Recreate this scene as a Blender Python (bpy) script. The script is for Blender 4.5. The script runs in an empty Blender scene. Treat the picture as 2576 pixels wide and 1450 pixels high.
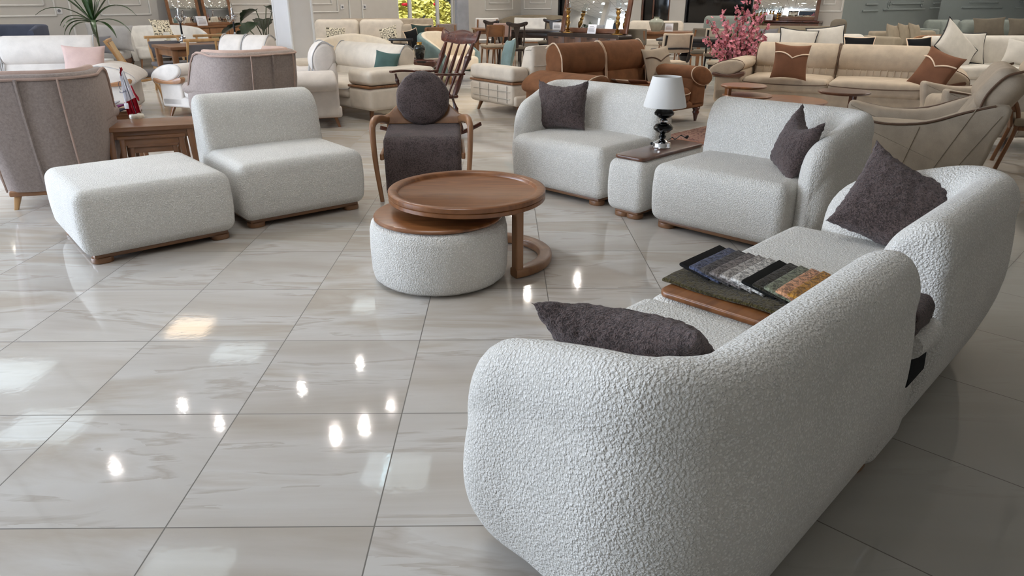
import bpy, bmesh, math, random
from mathutils import Vector, Matrix, noise

R = math.radians
PI = math.pi
sc = bpy.context.scene
col = sc.collection
random.seed(4)

# ------------------------------------------------------------------ camera
FOC, PITCH, ROLL, YAW, CAMH = 1772.05, .388957, .001288, .011848, 1.40755
_f0 = Vector((math.sin(YAW), math.cos(YAW), 0)); _r0 = Vector((math.cos(YAW), -math.sin(YAW), 0)); _z = Vector((0, 0, 1))
_fw = _f0 * math.cos(PITCH) - _z * math.sin(PITCH)
_up0 = _f0 * math.sin(PITCH) + _z * math.cos(PITCH)
_rt = _r0 * math.cos(ROLL) + _up0 * math.sin(ROLL)
_up = _up0 * math.cos(ROLL) - _r0 * math.sin(ROLL)
cam = bpy.data.cameras.new('camera')
cam.sensor_width = 36; cam.lens = FOC / 2576 * 36; cam.clip_start = .05; cam.clip_end = 200
camo = bpy.data.objects.new('camera', cam); col.objects.link(camo)
m = Matrix((_rt, _up, -_fw)).transposed().to_4x4(); m.translation = (0, 0, CAMH)
camo.matrix_world = m
sc.camera = camo


def gp(x, y, z=0.0):
    """the point at height z on the sight line of photo pixel (x, y)"""
    d = _fw + _rt * ((x - 1288) / FOC) + _up * ((725 - y) / FOC)
    t = (z - CAMH) / d.z
    return Vector((0, 0, CAMH)) + d * t


def gd(x, y, Y):
    """the point at depth Y on the sight line of photo pixel (x, y)"""
    d = _fw + _rt * ((x - 1288) / FOC) + _up * ((725 - y) / FOC)
    return Vector((0, 0, CAMH)) + d * (Y / d.y)


# ------------------------------------------------------------------ light
sc.view_settings.view_transform = 'Standard'
sc.view_settings.look = 'None'
sc.view_settings.exposure = 0.16
sc.view_settings.gamma = 1.0
sc.cycles.adaptive_threshold = .02
sc.cycles.max_bounces = 8
sc.view_settings.use_curve_mapping = False
w = bpy.data.worlds.new('world'); sc.world = w; w.use_nodes = True
w.node_tree.nodes['Background'].inputs[0].default_value = (.70, .82, 1.0, 1)
w.node_tree.nodes['Background'].inputs[1].default_value = .05


def area(name, loc, tgt, sx, sy, power, color):
    l = bpy.data.lights.new(name, 'AREA'); l.shape = 'RECTANGLE'; l.size = sx; l.size_y = sy
    l.energy = power; l.color = color
    o = bpy.data.objects.new(name, l); col.objects.link(o); o.location = loc
    o.rotation_euler = (Vector(tgt) - Vector(loc)).to_track_quat('-Z', 'Y').to_euler()
    return o


sun = bpy.data.lights.new('sun', 'SUN'); sun.energy = 8; sun.angle = R(.6); sun.color = (1, .95, .86)
suno = bpy.data.objects.new('sun', sun); col.objects.link(suno)
suno.rotation_euler = Vector((.25, .62, -.85)).to_track_quat('-Z', 'Y').to_euler()
# daylight through the glass front of the shop, on the left and behind the photographer
area('daylight_left', (-9.5, 3.4, 1.9), (0, 4.2, .6), 8, 2.9, 860, (.70, .82, 1.0))
area('overhead_fill', (-.8, 3.0, 3.44), (-.8, 3.01, 0), 1.2, 1.2, 26, (.95, .97, 1.0))  # unseen fill light added overhead to brighten the fronts of the near seats
area('daylight_far', (-15, 9.5, 2.0), (0, 9.0, .7), 7, 3.0, 110, (.82, .91, 1.0))
CEIL = 3.5
# recessed downlights, and extra spots added for fill
GLINTS = ((918, 1080), (845, 1107), (760, 985), (907, 925), (1327, 745), (293, 1185), (553, 1075), (985, 1030), (462, 1032), (1452, 712))
DL = []
for px, py in GLINTS:
    q = gp(px, py, -CEIL); DL.append((q.x, q.y, {1080: 50, 1107: 50, 745: 110, 712: 110}.get(py, 18)))
for ix in range(-3, 6):
    for iy in range(0, 5):
        x, y = -1 + ix * 3.1 + (iy % 2) * 1.2, 14.2 + iy * 2.7
        if y > 15.6 + (x + 10.327) * 1.112 - .6 or (x > .6 and y > 27.4 - (x - .637) * .69) and x < 9.7: continue
        DL.append((x, y, 88))
for x, y in ((6.5, 12.5), (9.5, 11.5), (8, 8.8), (4.2, 8.4), (6.2, 9.8), (3.4, 11)): DL.append((x, y, 105))  # includes unseen extra lamps added to brighten the furniture at the right
DL += [(-6.5, 12.2, 55), (-9.5, 11.5, 45)]
for x, y, e in DL:
    l = bpy.data.lights.new('downlight', 'SPOT'); l.energy = e; l.spot_size = R(150); l.spot_blend = .7; l.shadow_soft_size = .032; l.color = (1, .95, .88)
    o = bpy.data.objects.new('downlight', l); col.objects.link(o); o.location = (x, y, CEIL - .06)

# ------------------------------------------------------------------ materials


def S(r, g, b):
    f = lambda c: (c / 255 / 12.92) if c <= 10 else ((c / 255 + .055) / 1.055) ** 2.4
    return (f(r), f(g), f(b), 1)


def new_mat(name):
    m = bpy.data.materials.new(name); m.use_nodes = True
    return m, m.node_tree, m.node_tree.nodes['Principled BSDF']


def N(nt, typ, **kw):
    n = nt.nodes.new(typ)
    for k, v in kw.items():
        if k.startswith('i_'):
            n.inputs[k[2:].replace('_', ' ')].default_value = v
        else:
            setattr(n, k, v)
    return n


def ramp(nt, fac, stops):
    r = nt.nodes.new('ShaderNodeValToRGB')
    e = r.color_ramp.elements
    while len(e) < len(stops): e.new(.5)
    for el, (p, c) in zip(e, stops): el.position = p; el.color = c
    nt.links.new(fac, r.inputs[0])
    return r.outputs[0]


def shade(c, k):
    return (c[0] * k, c[1] * k, c[2] * k, 1)


def bump(nt, b, h, strength, dist):
    n = N(nt, 'ShaderNodeBump'); n.inputs['Strength'].default_value = strength; n.inputs['Distance'].default_value = dist
    nt.links.new(h, n.inputs['Height']); nt.links.new(n.outputs[0], b.inputs['Normal'])
    return n


def plain(name, c, rough=.5, metal=0, spec=.5, coat=0, vary=.0, scale=5, bmp=0, bscale=80):
    m, nt, b = new_mat(name)
    b.inputs['Base Color'].default_value = c; b.inputs['Roughness'].default_value = rough
    b.inputs['Metallic'].default_value = metal; b.inputs['Specular IOR Level'].default_value = spec
    b.inputs['Coat Weight'].default_value = coat
    tc = N(nt, 'ShaderNodeTexCoord')
    n = N(nt, 'ShaderNodeTexNoise'); n.inputs['Scale'].default_value = scale; n.inputs['Detail'].default_value = 3
    nt.links.new(tc.outputs['Object'], n.inputs['Vector'])
    v = vary or .04
    nt.links.new(ramp(nt, n.outputs[0], [(.3, shade(c, 1 - v)), (.7, shade(c, 1 + v))]), b.inputs['Base Color'])
    if bmp:
        n2 = N(nt, 'ShaderNodeTexNoise'); n2.inputs['Scale'].default_value = bscale
        nt.links.new(tc.outputs['Object'], n2.inputs['Vector'])
        bump(nt, b, n2.outputs[0], bmp, .004)
    return m


def fabric(name, c, vary=.10, scale=7, weave=260, sheen=.25, rough=.85, bmp=.35):
    m, nt, b = new_mat(name)
    b.inputs['Roughness'].default_value = rough; b.inputs['Specular IOR Level'].default_value = .2
    b.inputs['Sheen Weight'].default_value = sheen; b.inputs['Sheen Roughness'].default_value = .4
    b.inputs['Sheen Tint'].default_value = (min(1, c[0] * 1.3), min(1, c[1] * 1.3), min(1, c[2] * 1.3), 1)
    tc = N(nt, 'ShaderNodeTexCoord')
    n1 = N(nt, 'ShaderNodeTexNoise'); n1.inputs['Scale'].default_value = scale; n1.inputs['Detail'].default_value = 4
    n2 = N(nt, 'ShaderNodeTexNoise'); n2.inputs['Scale'].default_value = weave; n2.inputs['Detail'].default_value = 2
    for n in (n1, n2): nt.links.new(tc.outputs['Object'], n.inputs['Vector'])
    mx = N(nt, 'ShaderNodeMath', operation='ADD'); nt.links.new(n1.outputs[0], mx.inputs[0])
    h = N(nt, 'ShaderNodeMath', operation='MULTIPLY'); nt.links.new(n2.outputs[0], h.inputs[0]); h.inputs[1].default_value = .6
    nt.links.new(h.outputs[0], mx.inputs[1])
    nt.links.new(ramp(nt, mx.outputs[0], [(.55, shade(c, 1 - vary)), (1.0, shade(c, 1 + vary))]), b.inputs['Base Color'])
    bump(nt, b, n2.outputs[0], bmp, .002)
    return m


def boucle(name, c, scale=135, strength=.8, dist=.006):
    m, nt, b = new_mat(name)
    b.inputs['Roughness'].default_value = .9; b.inputs['Specular IOR Level'].default_value = .15
    b.inputs['Sheen Weight'].default_value = .25; b.inputs['Sheen Roughness'].default_value = .5
    tc = N(nt, 'ShaderNodeTexCoord')
    w1 = N(nt, 'ShaderNodeTexNoise'); w1.inputs['Scale'].default_value = scale * .8; w1.inputs['Detail'].default_value = 1
    nt.links.new(tc.outputs['Object'], w1.inputs['Vector'])
    wv = N(nt, 'ShaderNodeVectorMath', operation='MULTIPLY_ADD')
    nt.links.new(w1.outputs['Color'], wv.inputs[0]); wv.inputs[1].default_value = (.006, .006, .006)
    nt.links.new(tc.outputs['Object'], wv.inputs[2])
    v = N(nt, 'ShaderNodeTexVoronoi'); v.feature = 'SMOOTH_F1'; v.inputs['Scale'].default_value = scale
    v.inputs['Smoothness'].default_value = .35
    nt.links.new(wv.outputs[0], v.inputs['Vector'])
    n2 = N(nt, 'ShaderNodeTexNoise'); n2.inputs['Scale'].default_value = scale * 2.2; n2.inputs['Detail'].default_value = 2
    nt.links.new(tc.outputs['Object'], n2.inputs['Vector'])
    h = N(nt, 'ShaderNodeMath', operation='MULTIPLY_ADD'); nt.links.new(v.outputs['Distance'], h.inputs[0]); h.inputs[1].default_value = -1.3
    nt.links.new(n2.outputs[0], h.inputs[2])
    n3 = N(nt, 'ShaderNodeTexNoise'); n3.inputs['Scale'].default_value = 3.5; n3.inputs['Detail'].default_value = 3
    nt.links.new(tc.outputs['Object'], n3.inputs['Vector'])
    base = ramp(nt, n3.outputs[0], [(.3, shade(c, .95)), (.7, shade(c, 1.03))])
    cr = ramp(nt, h.outputs[0], [(-.32, (.80, .79, .77, 1)), (-.10, (.965, .96, .953, 1)), (.2, (1, 1, 1, 1))])
    mu = N(nt, 'ShaderNodeMix', data_type='RGBA', blend_type='MULTIPLY'); mu.inputs['Factor'].default_value = 1
    nt.links.new(base, mu.inputs['A']); nt.links.new(cr, mu.inputs['B'])
    nt.links.new(mu.outputs['Result'], b.inputs['Base Color'])
    bump(nt, b, h.outputs[0], strength, dist)
    return m


def fur(name, c, scale=130):
    m, nt, b = new_mat(name)
    b.inputs['Roughness'].default_value = .8; b.inputs['Specular IOR Level'].default_value = .25
    b.inputs['Sheen Weight'].default_value = .35; b.inputs['Sheen Roughness'].default_value = .35
    b.inputs['Sheen Tint'].default_value = (.8, .74, .74, 1)
    tc = N(nt, 'ShaderNodeTexCoord')
    n1 = N(nt, 'ShaderNodeTexNoise'); n1.inputs['Scale'].default_value = scale; n1.inputs['Detail'].default_value = 5; n1.inputs['Distortion'].default_value = 1.2
    n2 = N(nt, 'ShaderNodeTexNoise'); n2.inputs['Scale'].default_value = 9; n2.inputs['Detail'].default_value = 3
    for n in (n1, n2): nt.links.new(tc.outputs['Object'], n.inputs['Vector'])
    k_ = N(nt, 'ShaderNodeMath', operation='MULTIPLY_ADD'); nt.links.new(n2.outputs[0], k_.inputs[0]); k_.inputs[1].default_value = .3; k_.inputs[2].default_value = .35
    a = N(nt, 'ShaderNodeMath', operation='ADD'); nt.links.new(n1.outputs[0], a.inputs[0]); nt.links.new(k_.outputs[0], a.inputs[1])
    nt.links.new(ramp(nt, a.outputs[0], [(.84, shade(c, .55)), (1.0, c), (1.17, shade(c, 1.65))]), b.inputs['Base Color'])
    bump(nt, b, n1.outputs[0], 1.0, .012)
    return m


def wood(name, c1, c2, rough=.35, grain=(2, 2, 30), coat=.25):
    m, nt, b = new_mat(name)
    b.inputs['Roughness'].default_value = rough; b.inputs['Coat Weight'].default_value = coat; b.inputs['Coat Roughness'].default_value = .15
    tc = N(nt, 'ShaderNodeTexCoord'); mp = N(nt, 'ShaderNodeMapping'); mp.inputs['Scale'].default_value = grain
    nt.links.new(tc.outputs['Object'], mp.inputs['Vector'])
    n1 = N(nt, 'ShaderNodeTexNoise'); n1.inputs['Scale'].default_value = 1.6; n1.inputs['Detail'].default_value = 6; n1.inputs['Distortion'].default_value = .6
    nt.links.new(mp.outputs[0], n1.inputs['Vector'])
    nt.links.new(ramp(nt, n1.outputs[0], [(.3, c1), (.7, c2)]), b.inputs['Base Color'])
    bump(nt, b, n1.outputs[0], .08, .002)
    return m


def metal(name, c, rough=.15):
    return plain(name, c, rough, metal=1)


def glass(name, c=(.95, .97, .97, 1), rough=.02):
    m, nt, b = new_mat(name)
    b.inputs['Base Color'].default_value = c; b.inputs['Transmission Weight'].default_value = 1
    b.inputs['Roughness'].default_value = rough; b.inputs['IOR'].default_value = 1.2
    return m


M = {}
M['boucle'] = boucle('white_boucle', S(250, 246, 239))
M['fur'] = fur('brown_fur', S(84, 71, 68))
M['walnut'] = wood('walnut_top', S(112, 68, 36), S(146, 94, 54), .34, (3, 22, 3))
M['walnut_dark'] = wood('walnut_dark', S(82, 50, 34), S(106, 68, 46), .3, (3, 14, 3))
M['oak'] = wood('oak', S(128, 88, 58), S(160, 114, 76), .4, (6, 6, 1.5))
M['oak_light'] = wood('oak_light', S(172, 128, 82), S(202, 160, 108), .4, (6, 6, 1.5))
M['plinth'] = wood('plinth_wood', S(112, 76, 50), S(142, 100, 66), .45, (2, 12, 12))
M['table_wood'] = wood('table_wood', S(112, 74, 46), S(140, 96, 62), .35, (2, 18, 3))
M['mahogany'] = wood('mahogany', S(58, 26, 18), S(92, 46, 32), .18, (8, 8, 2), .6)
M['espresso'] = wood('espresso', S(34, 25, 22), S(52, 39, 33), .3, (3, 12, 3))
M['espresso_door'] = wood('espresso_door', S(66, 46, 36), S(98, 70, 54), .35, (9, 3, 1))
M['cream'] = fabric('cream_fabric', S(200, 192, 184))
M['cream2'] = fabric('cream_linen', S(208, 198, 184))
M['ivory'] = fabric('ivory_velvet', S(226, 212, 190))
M['white_fab'] = fabric('white_fabric', S(228, 226, 222))
M['mauve'] = fabric('mauve_weave', S(144, 131, 124), vary=.16, scale=60, weave=170)
M['mauve_warm'] = fabric('mauve_velvet', S(168, 144, 132), vary=.12)
M['pink'] = fabric('pink_velvet', S(186, 160, 152))
M['grey'] = fabric('grey_velvet', S(166, 164, 163))
M['grey_dark'] = fabric('grey_dark_velvet', S(108, 106, 108))
M['navy'] = fabric('navy_velvet', S(76, 80, 94), sheen=.4)
M['seat_grey'] = fabric('seat_grey', S(104, 100, 102))
M['teal'] = fabric('teal_velvet', S(70, 92, 88), vary=.2, sheen=.4)
M['teal_lt'] = fabric('pale_teal_velvet', S(116, 134, 132), vary=.2, sheen=.4)
M['deep_green'] = fabric('deep_green', S(50, 66, 62))
M['brown'] = fabric('brown_suede', S(122, 82, 55), vary=.2, scale=9)
M['brown_dk'] = fabric('brown_suede_deep', S(126, 86, 64), vary=.2, scale=9)
M['brown_pil'] = fabric('brown_pillow', S(118, 80, 58), vary=.15)
M['beige'] = fabric('beige_suede', S(178, 162, 142), vary=.12, scale=8)
M['beige2'] = fabric('beige_microfibre', S(170, 156, 138), vary=.14, scale=8)
M['taupe'] = fabric('taupe', S(150, 138, 120))
M['taupe_dk'] = fabric('taupe_dark', S(112, 104, 92))
M['stone'] = fabric('stone_linen', S(196, 190, 180))
M['sage'] = fabric('sage_grey', S(140, 146, 140))
M['black_fab'] = fabric('black_velvet', S(18, 18, 20))
M['piping_dark'] = plain('piping_dark', S(92, 66, 46), .6)
M['piping_black'] = plain('piping_black', S(18, 18, 20), .6)
M['piping_light'] = plain('piping_light', S(232, 206, 178), .6)
M['chrome'] = metal('chrome', S(220, 220, 222), .06)
M['silver'] = metal('silver', S(206, 206, 208), .16)
M['brass'] = metal('antique_brass', S(150, 116, 66), .25)
M['gold'] = metal('gold', S(214, 168, 92), .2)
M['black_gloss'] = plain('black_glass', S(4, 4, 5), .06, spec=.4)
M['black'] = plain('black_plastic', S(16, 16, 17), .4)
M['black_wood'] = plain('black_wood', S(24, 19, 18), .3)
M['lampshade'] = plain('pleated_shade', S(226, 223, 218), .9, spec=.1)
M['white_paint'] = plain('white_plastic', S(222, 222, 222), .4)
M['card'] = plain('white_card', S(226, 226, 232), .6)
M['ink'] = plain('grey_ink', S(120, 120, 126), .7)
M['mirror'] = metal('mirror_glass', (.92, .94, .94, 1), .0)
M['glass'] = glass('clear_glass')
M['onyx'] = plain('onyx_stone', S(206, 198, 180), .25, vary=.2, scale=30)
M['flag_white'] = fabric('white_satin', S(236, 236, 240), sheen=.5, rough=.5)
M['flag_red'] = fabric('red_satin', S(150, 18, 36), sheen=.5, rough=.5)
M['leaf'] = plain('leaf_green', S(46, 72, 34), .35, vary=.35, scale=14)
M['leaf_dark'] = plain('leaf_dark', S(38, 52, 34), .3, vary=.35, scale=14)
M['stem'] = plain('stem_green', S(64, 70, 44), .5)
M['blossom'] = plain('pink_blossom', S(206, 134, 144), .7, vary=.3, scale=24)
M['branch'] = plain('branch_brown', S(74, 52, 38), .7)
M['bamboo'] = plain('bamboo', S(156, 124, 78), .5, vary=.2, scale=20)
M['wicker'] = plain('wicker', S(112, 78, 48), .6, vary=.3, scale=60, bmp=.5, bscale=120)
M['soil'] = plain('soil', S(52, 42, 34), .9)
M['pot_white'] = plain('white_pot', S(220, 218, 214), .3)
M['cane'] = plain('woven_cane', S(212, 180, 134), .6, vary=.12, scale=90, bmp=.6, bscale=220)
M['rattan_dark'] = plain('green_rattan', S(120, 112, 76), .6, vary=.2, scale=90, bmp=.6, bscale=220)
M['celadon'] = plain('celadon_glaze', S(168, 172, 158), .2, vary=.08, scale=12)
M['vase_green'] = plain('bottle_green_glaze', S(18, 28, 26), .1, vary=.5, scale=9, coat=.6)
M['trim'] = plain('moulding_white', S(226, 224, 220), .5)
# ------------------------------------------------------------------ mesh helpers


def T(x=0, y=0, z=0, rx=0, ry=0, rz=0, s=1):
    return Matrix.Translation((x, y, z)) @ Matrix.Rotation(rz, 4, 'Z') @ Matrix.Rotation(ry, 4, 'Y') @ Matrix.Rotation(rx, 4, 'X') @ Matrix.Scale(s, 4)


def spline(pts, n=6, closed=False):
    P = [Vector(p) for p in pts]; out = []; L = len(P)
    rng = range(L) if closed else range(L - 1)
    for i in rng:
        if closed:
            a, b, c, d = P[i - 1], P[i], P[(i + 1) % L], P[(i + 2) % L]
        else:
            a = P[i - 1] if i else P[0] * 2 - P[1]
            b, c = P[i], P[i + 1]
            d = P[i + 2] if i + 2 < L else P[-1] * 2 - P[-2]
        for k in range(n):
            t = k / n
            out.append(.5 * ((2 * b) + (c - a) * t + (2 * a - 5 * b + 4 * c - d) * t * t + (3 * b - a - 3 * c + d) * t ** 3))
    if not closed: out.append(P[-1])
    return out


def rrect(w, h, r, k=4):
    pts = []
    for cx, cy, a0 in ((w / 2 - r, h / 2 - r, 0), (-w / 2 + r, h / 2 - r, 90), (-w / 2 + r, -h / 2 + r, 180), (w / 2 - r, -h / 2 + r, 270)):
        for i in range(k + 1):
            a = R(a0 + 90 * i / k); pts.append((cx + r * math.cos(a), cy + r * math.sin(a)))
    return pts


def circ(rx, ry=None, k=10):
    ry = rx if ry is None else ry
    return [(rx * math.cos(2 * PI * i / k), ry * math.sin(2 * PI * i / k)) for i in range(k)]


def inset(poly, d):
    n = len(poly); out = []
    for i in range(n):
        p, q, r_ = poly[i - 1], poly[i], poly[(i + 1) % n]
        e1 = Vector((q[0] - p[0], q[1] - p[1])); e2 = Vector((r_[0] - q[0], r_[1] - q[1]))
        if e1.length < 1e-9 or e2.length < 1e-9: out.append(tuple(q)); continue
        n1 = Vector((-e1.y, e1.x)).normalized(); n2 = Vector((-e2.y, e2.x)).normalized()
        b = n1 + n2
        if b.length < .2: b = n1
        b.normalize(); c = max(.45, b.dot(n1))
        out.append((q[0] + b.x * d / c, q[1] + b.y * d / c))
    return out


class MB:
    def __init__(s): s.v = []; s.f = []

    def add(s, vs, fs, M_=None):
        o = len(s.v)
        s.v += [tuple(M_ @ Vector(p)) for p in vs] if M_ is not None else [tuple(p) for p in vs]
        s.f += [tuple(i + o for i in f) for f in fs]
        return s

    def rbox(s, c, size, r=.02, k=3, n=1, fn=None, M_=None):
        h = [q / 2 for q in size]; r = min(r, min(h) * .98)
        ax = []
        for q in h:
            L = [-q + r * i / k for i in range(k + 1)]
            for i in range(1, n): L.append(-q + r + (2 * q - 2 * r) * i / n)
            L += [q - r + r * i / k for i in range(k + 1)]
            ax.append(L)
        idx = {}; vs = []; fs = []

        def vid(t):
            if t in idx: return idx[t]
            p = Vector((ax[0][t[0]], ax[1][t[1]], ax[2][t[2]]))
            q = Vector([max(-h[i] + r, min(h[i] - r, p[i])) for i in range(3)])
            d = p - q
            if d.length > 1e-9: p = q + d.normalized() * r
            if fn: p = Vector(fn(p.x, p.y, p.z))
            vs.append((p.x + c[0], p.y + c[1], p.z + c[2])); idx[t] = len(vs) - 1
            return idx[t]
        for a in range(3):
            b, d = (a + 1) % 3, (a + 2) % 3
            for side in (0, len(ax[a]) - 1):
                for i in range(len(ax[b]) - 1):
                    for j in range(len(ax[d]) - 1):
                        q = []
                        for ii, jj in ((i, j), (i + 1, j), (i + 1, j + 1), (i, j + 1)):
                            t = [0, 0, 0]; t[a] = side; t[b] = ii; t[d] = jj; q.append(vid(tuple(t)))
                        fs.append(tuple(q) if side else tuple(reversed(q)))
        return s.add(vs, fs, M_)

    def rings(s, rings, cap0=True, cap1=True, closed=False, M_=None):
        n = len(rings[0]); vs = [p for r in rings for p in r]; fs = []
        L = len(rings)
        for i in range(L if closed else L - 1):
            a, b = i * n, ((i + 1) % L) * n
            for j in range(n):
                k = (j + 1) % n
                fs.append((a + j, a + k, b + k, b + j))
        if not closed:
            if cap0: fs.append(tuple(range(n - 1, -1, -1)))
            if cap1: fs.append(tuple(range((L - 1) * n, L * n)))
        return s.add(vs, fs, M_)

    def prism(s, prof, x0, x1, r=.02, k=3, n=1, axis='x', M_=None, fn=None):
        """closed outline extruded along an axis, with rounded end edges"""
        st = [(x0 + r * (1 - math.cos(R(90 * i / k))), r * (1 - math.sin(R(90 * i / k)))) for i in range(k + 1)]
        en = [(x1 - (x - x0), d) for x, d in reversed(st)]
        mid = [(x0 + r + (x1 - x0 - 2 * r) * i / n, 0) for i in range(1, n)]
        rg = []
        for x, d in st + mid + en:
            P = inset(prof, d) if d > 1e-6 else prof
            if axis == 'x': q = [(x, a, b) for a, b in P]
            elif axis == 'y': q = [(a, x, b) for a, b in P]
            else: q = [(a, b, x) for a, b in P]
            if fn: q = [fn(*p) for p in q]
            rg.append(q)
        return s.rings(rg, M_=M_)

    def sweep(s, pts, sec, up=(0, 0, 1), scale=None, closed=False, cap=True, M_=None):
        P = [Vector(p) for p in pts]; L = len(P); up = Vector(up); rg = []
        for i in range(L):
            if closed: t = P[(i + 1) % L] - P[i - 1]
            else: t = P[min(i + 1, L - 1)] - P[max(i - 1, 0)]
            t.normalize()
            side = t.cross(up)
            if side.length < 1e-4: side = t.cross(Vector((1, 0, 0)))
            side.normalize(); u = side.cross(t)
            k = scale[i] if scale else 1
            rg.append([P[i] + side * (a * k) + u * (b * k) for a, b in sec])
        return s.rings(rg, cap, cap, closed, M_)

    def tube(s, pts, r, seg=8, closed=False, M_=None):
        rr = r if isinstance(r, (list, tuple)) else [r] * len(pts)
        P = [Vector(p) for p in pts]; L = len(P); rg = []; u = None
        for i in range(L):
            if closed: t = P[(i + 1) % L] - P[i - 1]
            else: t = P[min(i + 1, L - 1)] - P[max(i - 1, 0)]
            t.normalize()
            if u is None:
                u = t.orthogonal().normalized()
            else:
                u = (u - t * u.dot(t)); u.normalize()
            v = t.cross(u)
            rg.append([P[i] + (u * math.cos(2 * PI * j / seg) + v * math.sin(2 * PI * j / seg)) * rr[i] for j in range(seg)])
        return s.rings(rg, True, True, closed, M_)

    def lathe(s, prof, seg=24, M_=None):
        rg = [[(max(r, 1e-4) * math.cos(2 * PI * j / seg), max(r, 1e-4) * math.sin(2 * PI * j / seg), z) for j in range(seg)] for r, z in prof]
        return s.rings(rg, M_=M_)

    def taper(s, p0, p1, w0, w1, r=.2, M_=None):
        """a straight leg of rounded square section between two points"""
        sec0 = rrect(w0, w0, w0 * r, 2); sec1 = rrect(w1, w1, w1 * r, 2)
        return s.rings([[(p0[0] + a, p0[1] + b, p0[2]) for a, b in sec0], [(p1[0] + a, p1[1] + b, p1[2]) for a, b in sec1]], M_=M_)

    def pillow(s, w, h, t, n=14, pull=.06, M_=None, sag=0):
        """upright pillow, bottom centre at the origin, thickness along y"""
        idx = {}; vs = []; fs = []
        for side in (1, -1):
            for i in range(n + 1):
                for j in range(n + 1):
                    edge = i in (0, n) or j in (0, n)
                    key = (i, j, 0 if edge else side)
                    if key in idx: continue
                    u = -math.cos(PI * i / n) * .35 + (-1 + 2 * i / n) * .65; v = -math.cos(PI * j / n) * .35 + (-1 + 2 * j / n) * .65
                    x = w / 2 * u * (1 - pull * (1 - v * v) * 1.6 * abs(u)); z = h / 2 * v * (1 - pull * (1 - u * u) * 1.6 * abs(v))
                    if v > 0: z -= sag * (1 - u * u) * v
                    y = side * t / 2 * max(0, (1 - u ** 2) * (1 - v ** 2)) ** .42
                    vs.append((x, y, z + h / 2)); idx[key] = len(vs) - 1
        for side in (1, -1):
            for i in range(n):
                for j in range(n):
                    q = []
                    for a, b in ((i, j), (i + 1, j), (i + 1, j + 1), (i, j + 1)):
                        edge = a in (0, n) or b in (0, n)
                        q.append(idx[(a, b, 0 if edge else side)])
                    fs.append(tuple(q) if side < 0 else tuple(reversed(q)))
        return s.add(vs, fs, M_)

    def rough(s, amp, freq, seed=0):
        out = []
        for p in s.v:
            n = noise.noise_vector(Vector(p) * freq + Vector((seed, seed * 1.7, 0)))
            out.append((p[0] + n.x * amp, p[1] + n.y * amp, p[2] + n.z * amp))
        s.v = out
        return s


def obj(name, mb, mat, parent=None, smooth=True, ang=42):
    me = bpy.data.meshes.new(name)
    me.from_pydata(mb.v, [], mb.f); me.update()
    b_ = bmesh.new(); b_.from_mesh(me); bmesh.ops.recalc_face_normals(b_, faces=b_.faces); b_.to_mesh(me); b_.free(); me.update()
    if mat: me.materials.append(M[mat] if isinstance(mat, str) else mat)
    if smooth:
        me.shade_smooth()
        me.set_sharp_from_angle(angle=R(ang))
    o = bpy.data.objects.new(name, me); col.objects.link(o)
    if parent is not None: o.parent = parent
    return o


def tag(o, label, cat, group=None, kind=None):
    o['label'] = label; o['category'] = cat
    if group: o['group'] = group
    if kind: o['kind'] = kind
    return o


def thing(name, label, cat, loc=(0, 0, 0), rz=0, group=None, rx=0, ry=0):
    o = bpy.data.objects.new(name, None); col.objects.link(o)
    o.empty_display_size = .1
    o.location = loc; o.rotation_euler = (rx, ry, rz)
    return tag(o, label, cat, group)


def put(o, loc, rz=0, rx=0, ry=0):
    o.location = loc; o.rotation_euler = (rx, ry, rz); return o


def struct(name, mb, mat, **k):
    o = obj(name, mb, mat, **k); o['kind'] = 'structure'; return o


def dup(o, label, loc, rz=None, rx=None, ry=None, group=None):
    """a copy of a thing with copies of its parts and sub-parts, sharing mesh data"""
    def rec(a, par):
        c = a.copy(); col.objects.link(c)
        if par is not None: c.parent = par
        for ch in a.children: rec(ch, c)
        return c
    c = rec(o, None); c['label'] = label; c.location = loc
    e = c.rotation_euler
    c.rotation_euler = (e.x if rx is None else rx, e.y if ry is None else ry, e.z if rz is None else rz)
    if group: c['group'] = group
    return c


def face(p, q):
    """middle of a front edge (left end p, right end q as one looks at it) and the turn that puts local +y behind it"""
    p, q = Vector(p), Vector(q)
    d = q - p
    m_ = (p + q) / 2
    return Vector((m_.x, m_.y, 0)), math.atan2(d.y, d.x)


def box(c, size, r=.008, k=1, **kw): return MB().rbox(c, size, r, k, **kw)
# ------------------------------------------------------------------ the room


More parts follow.
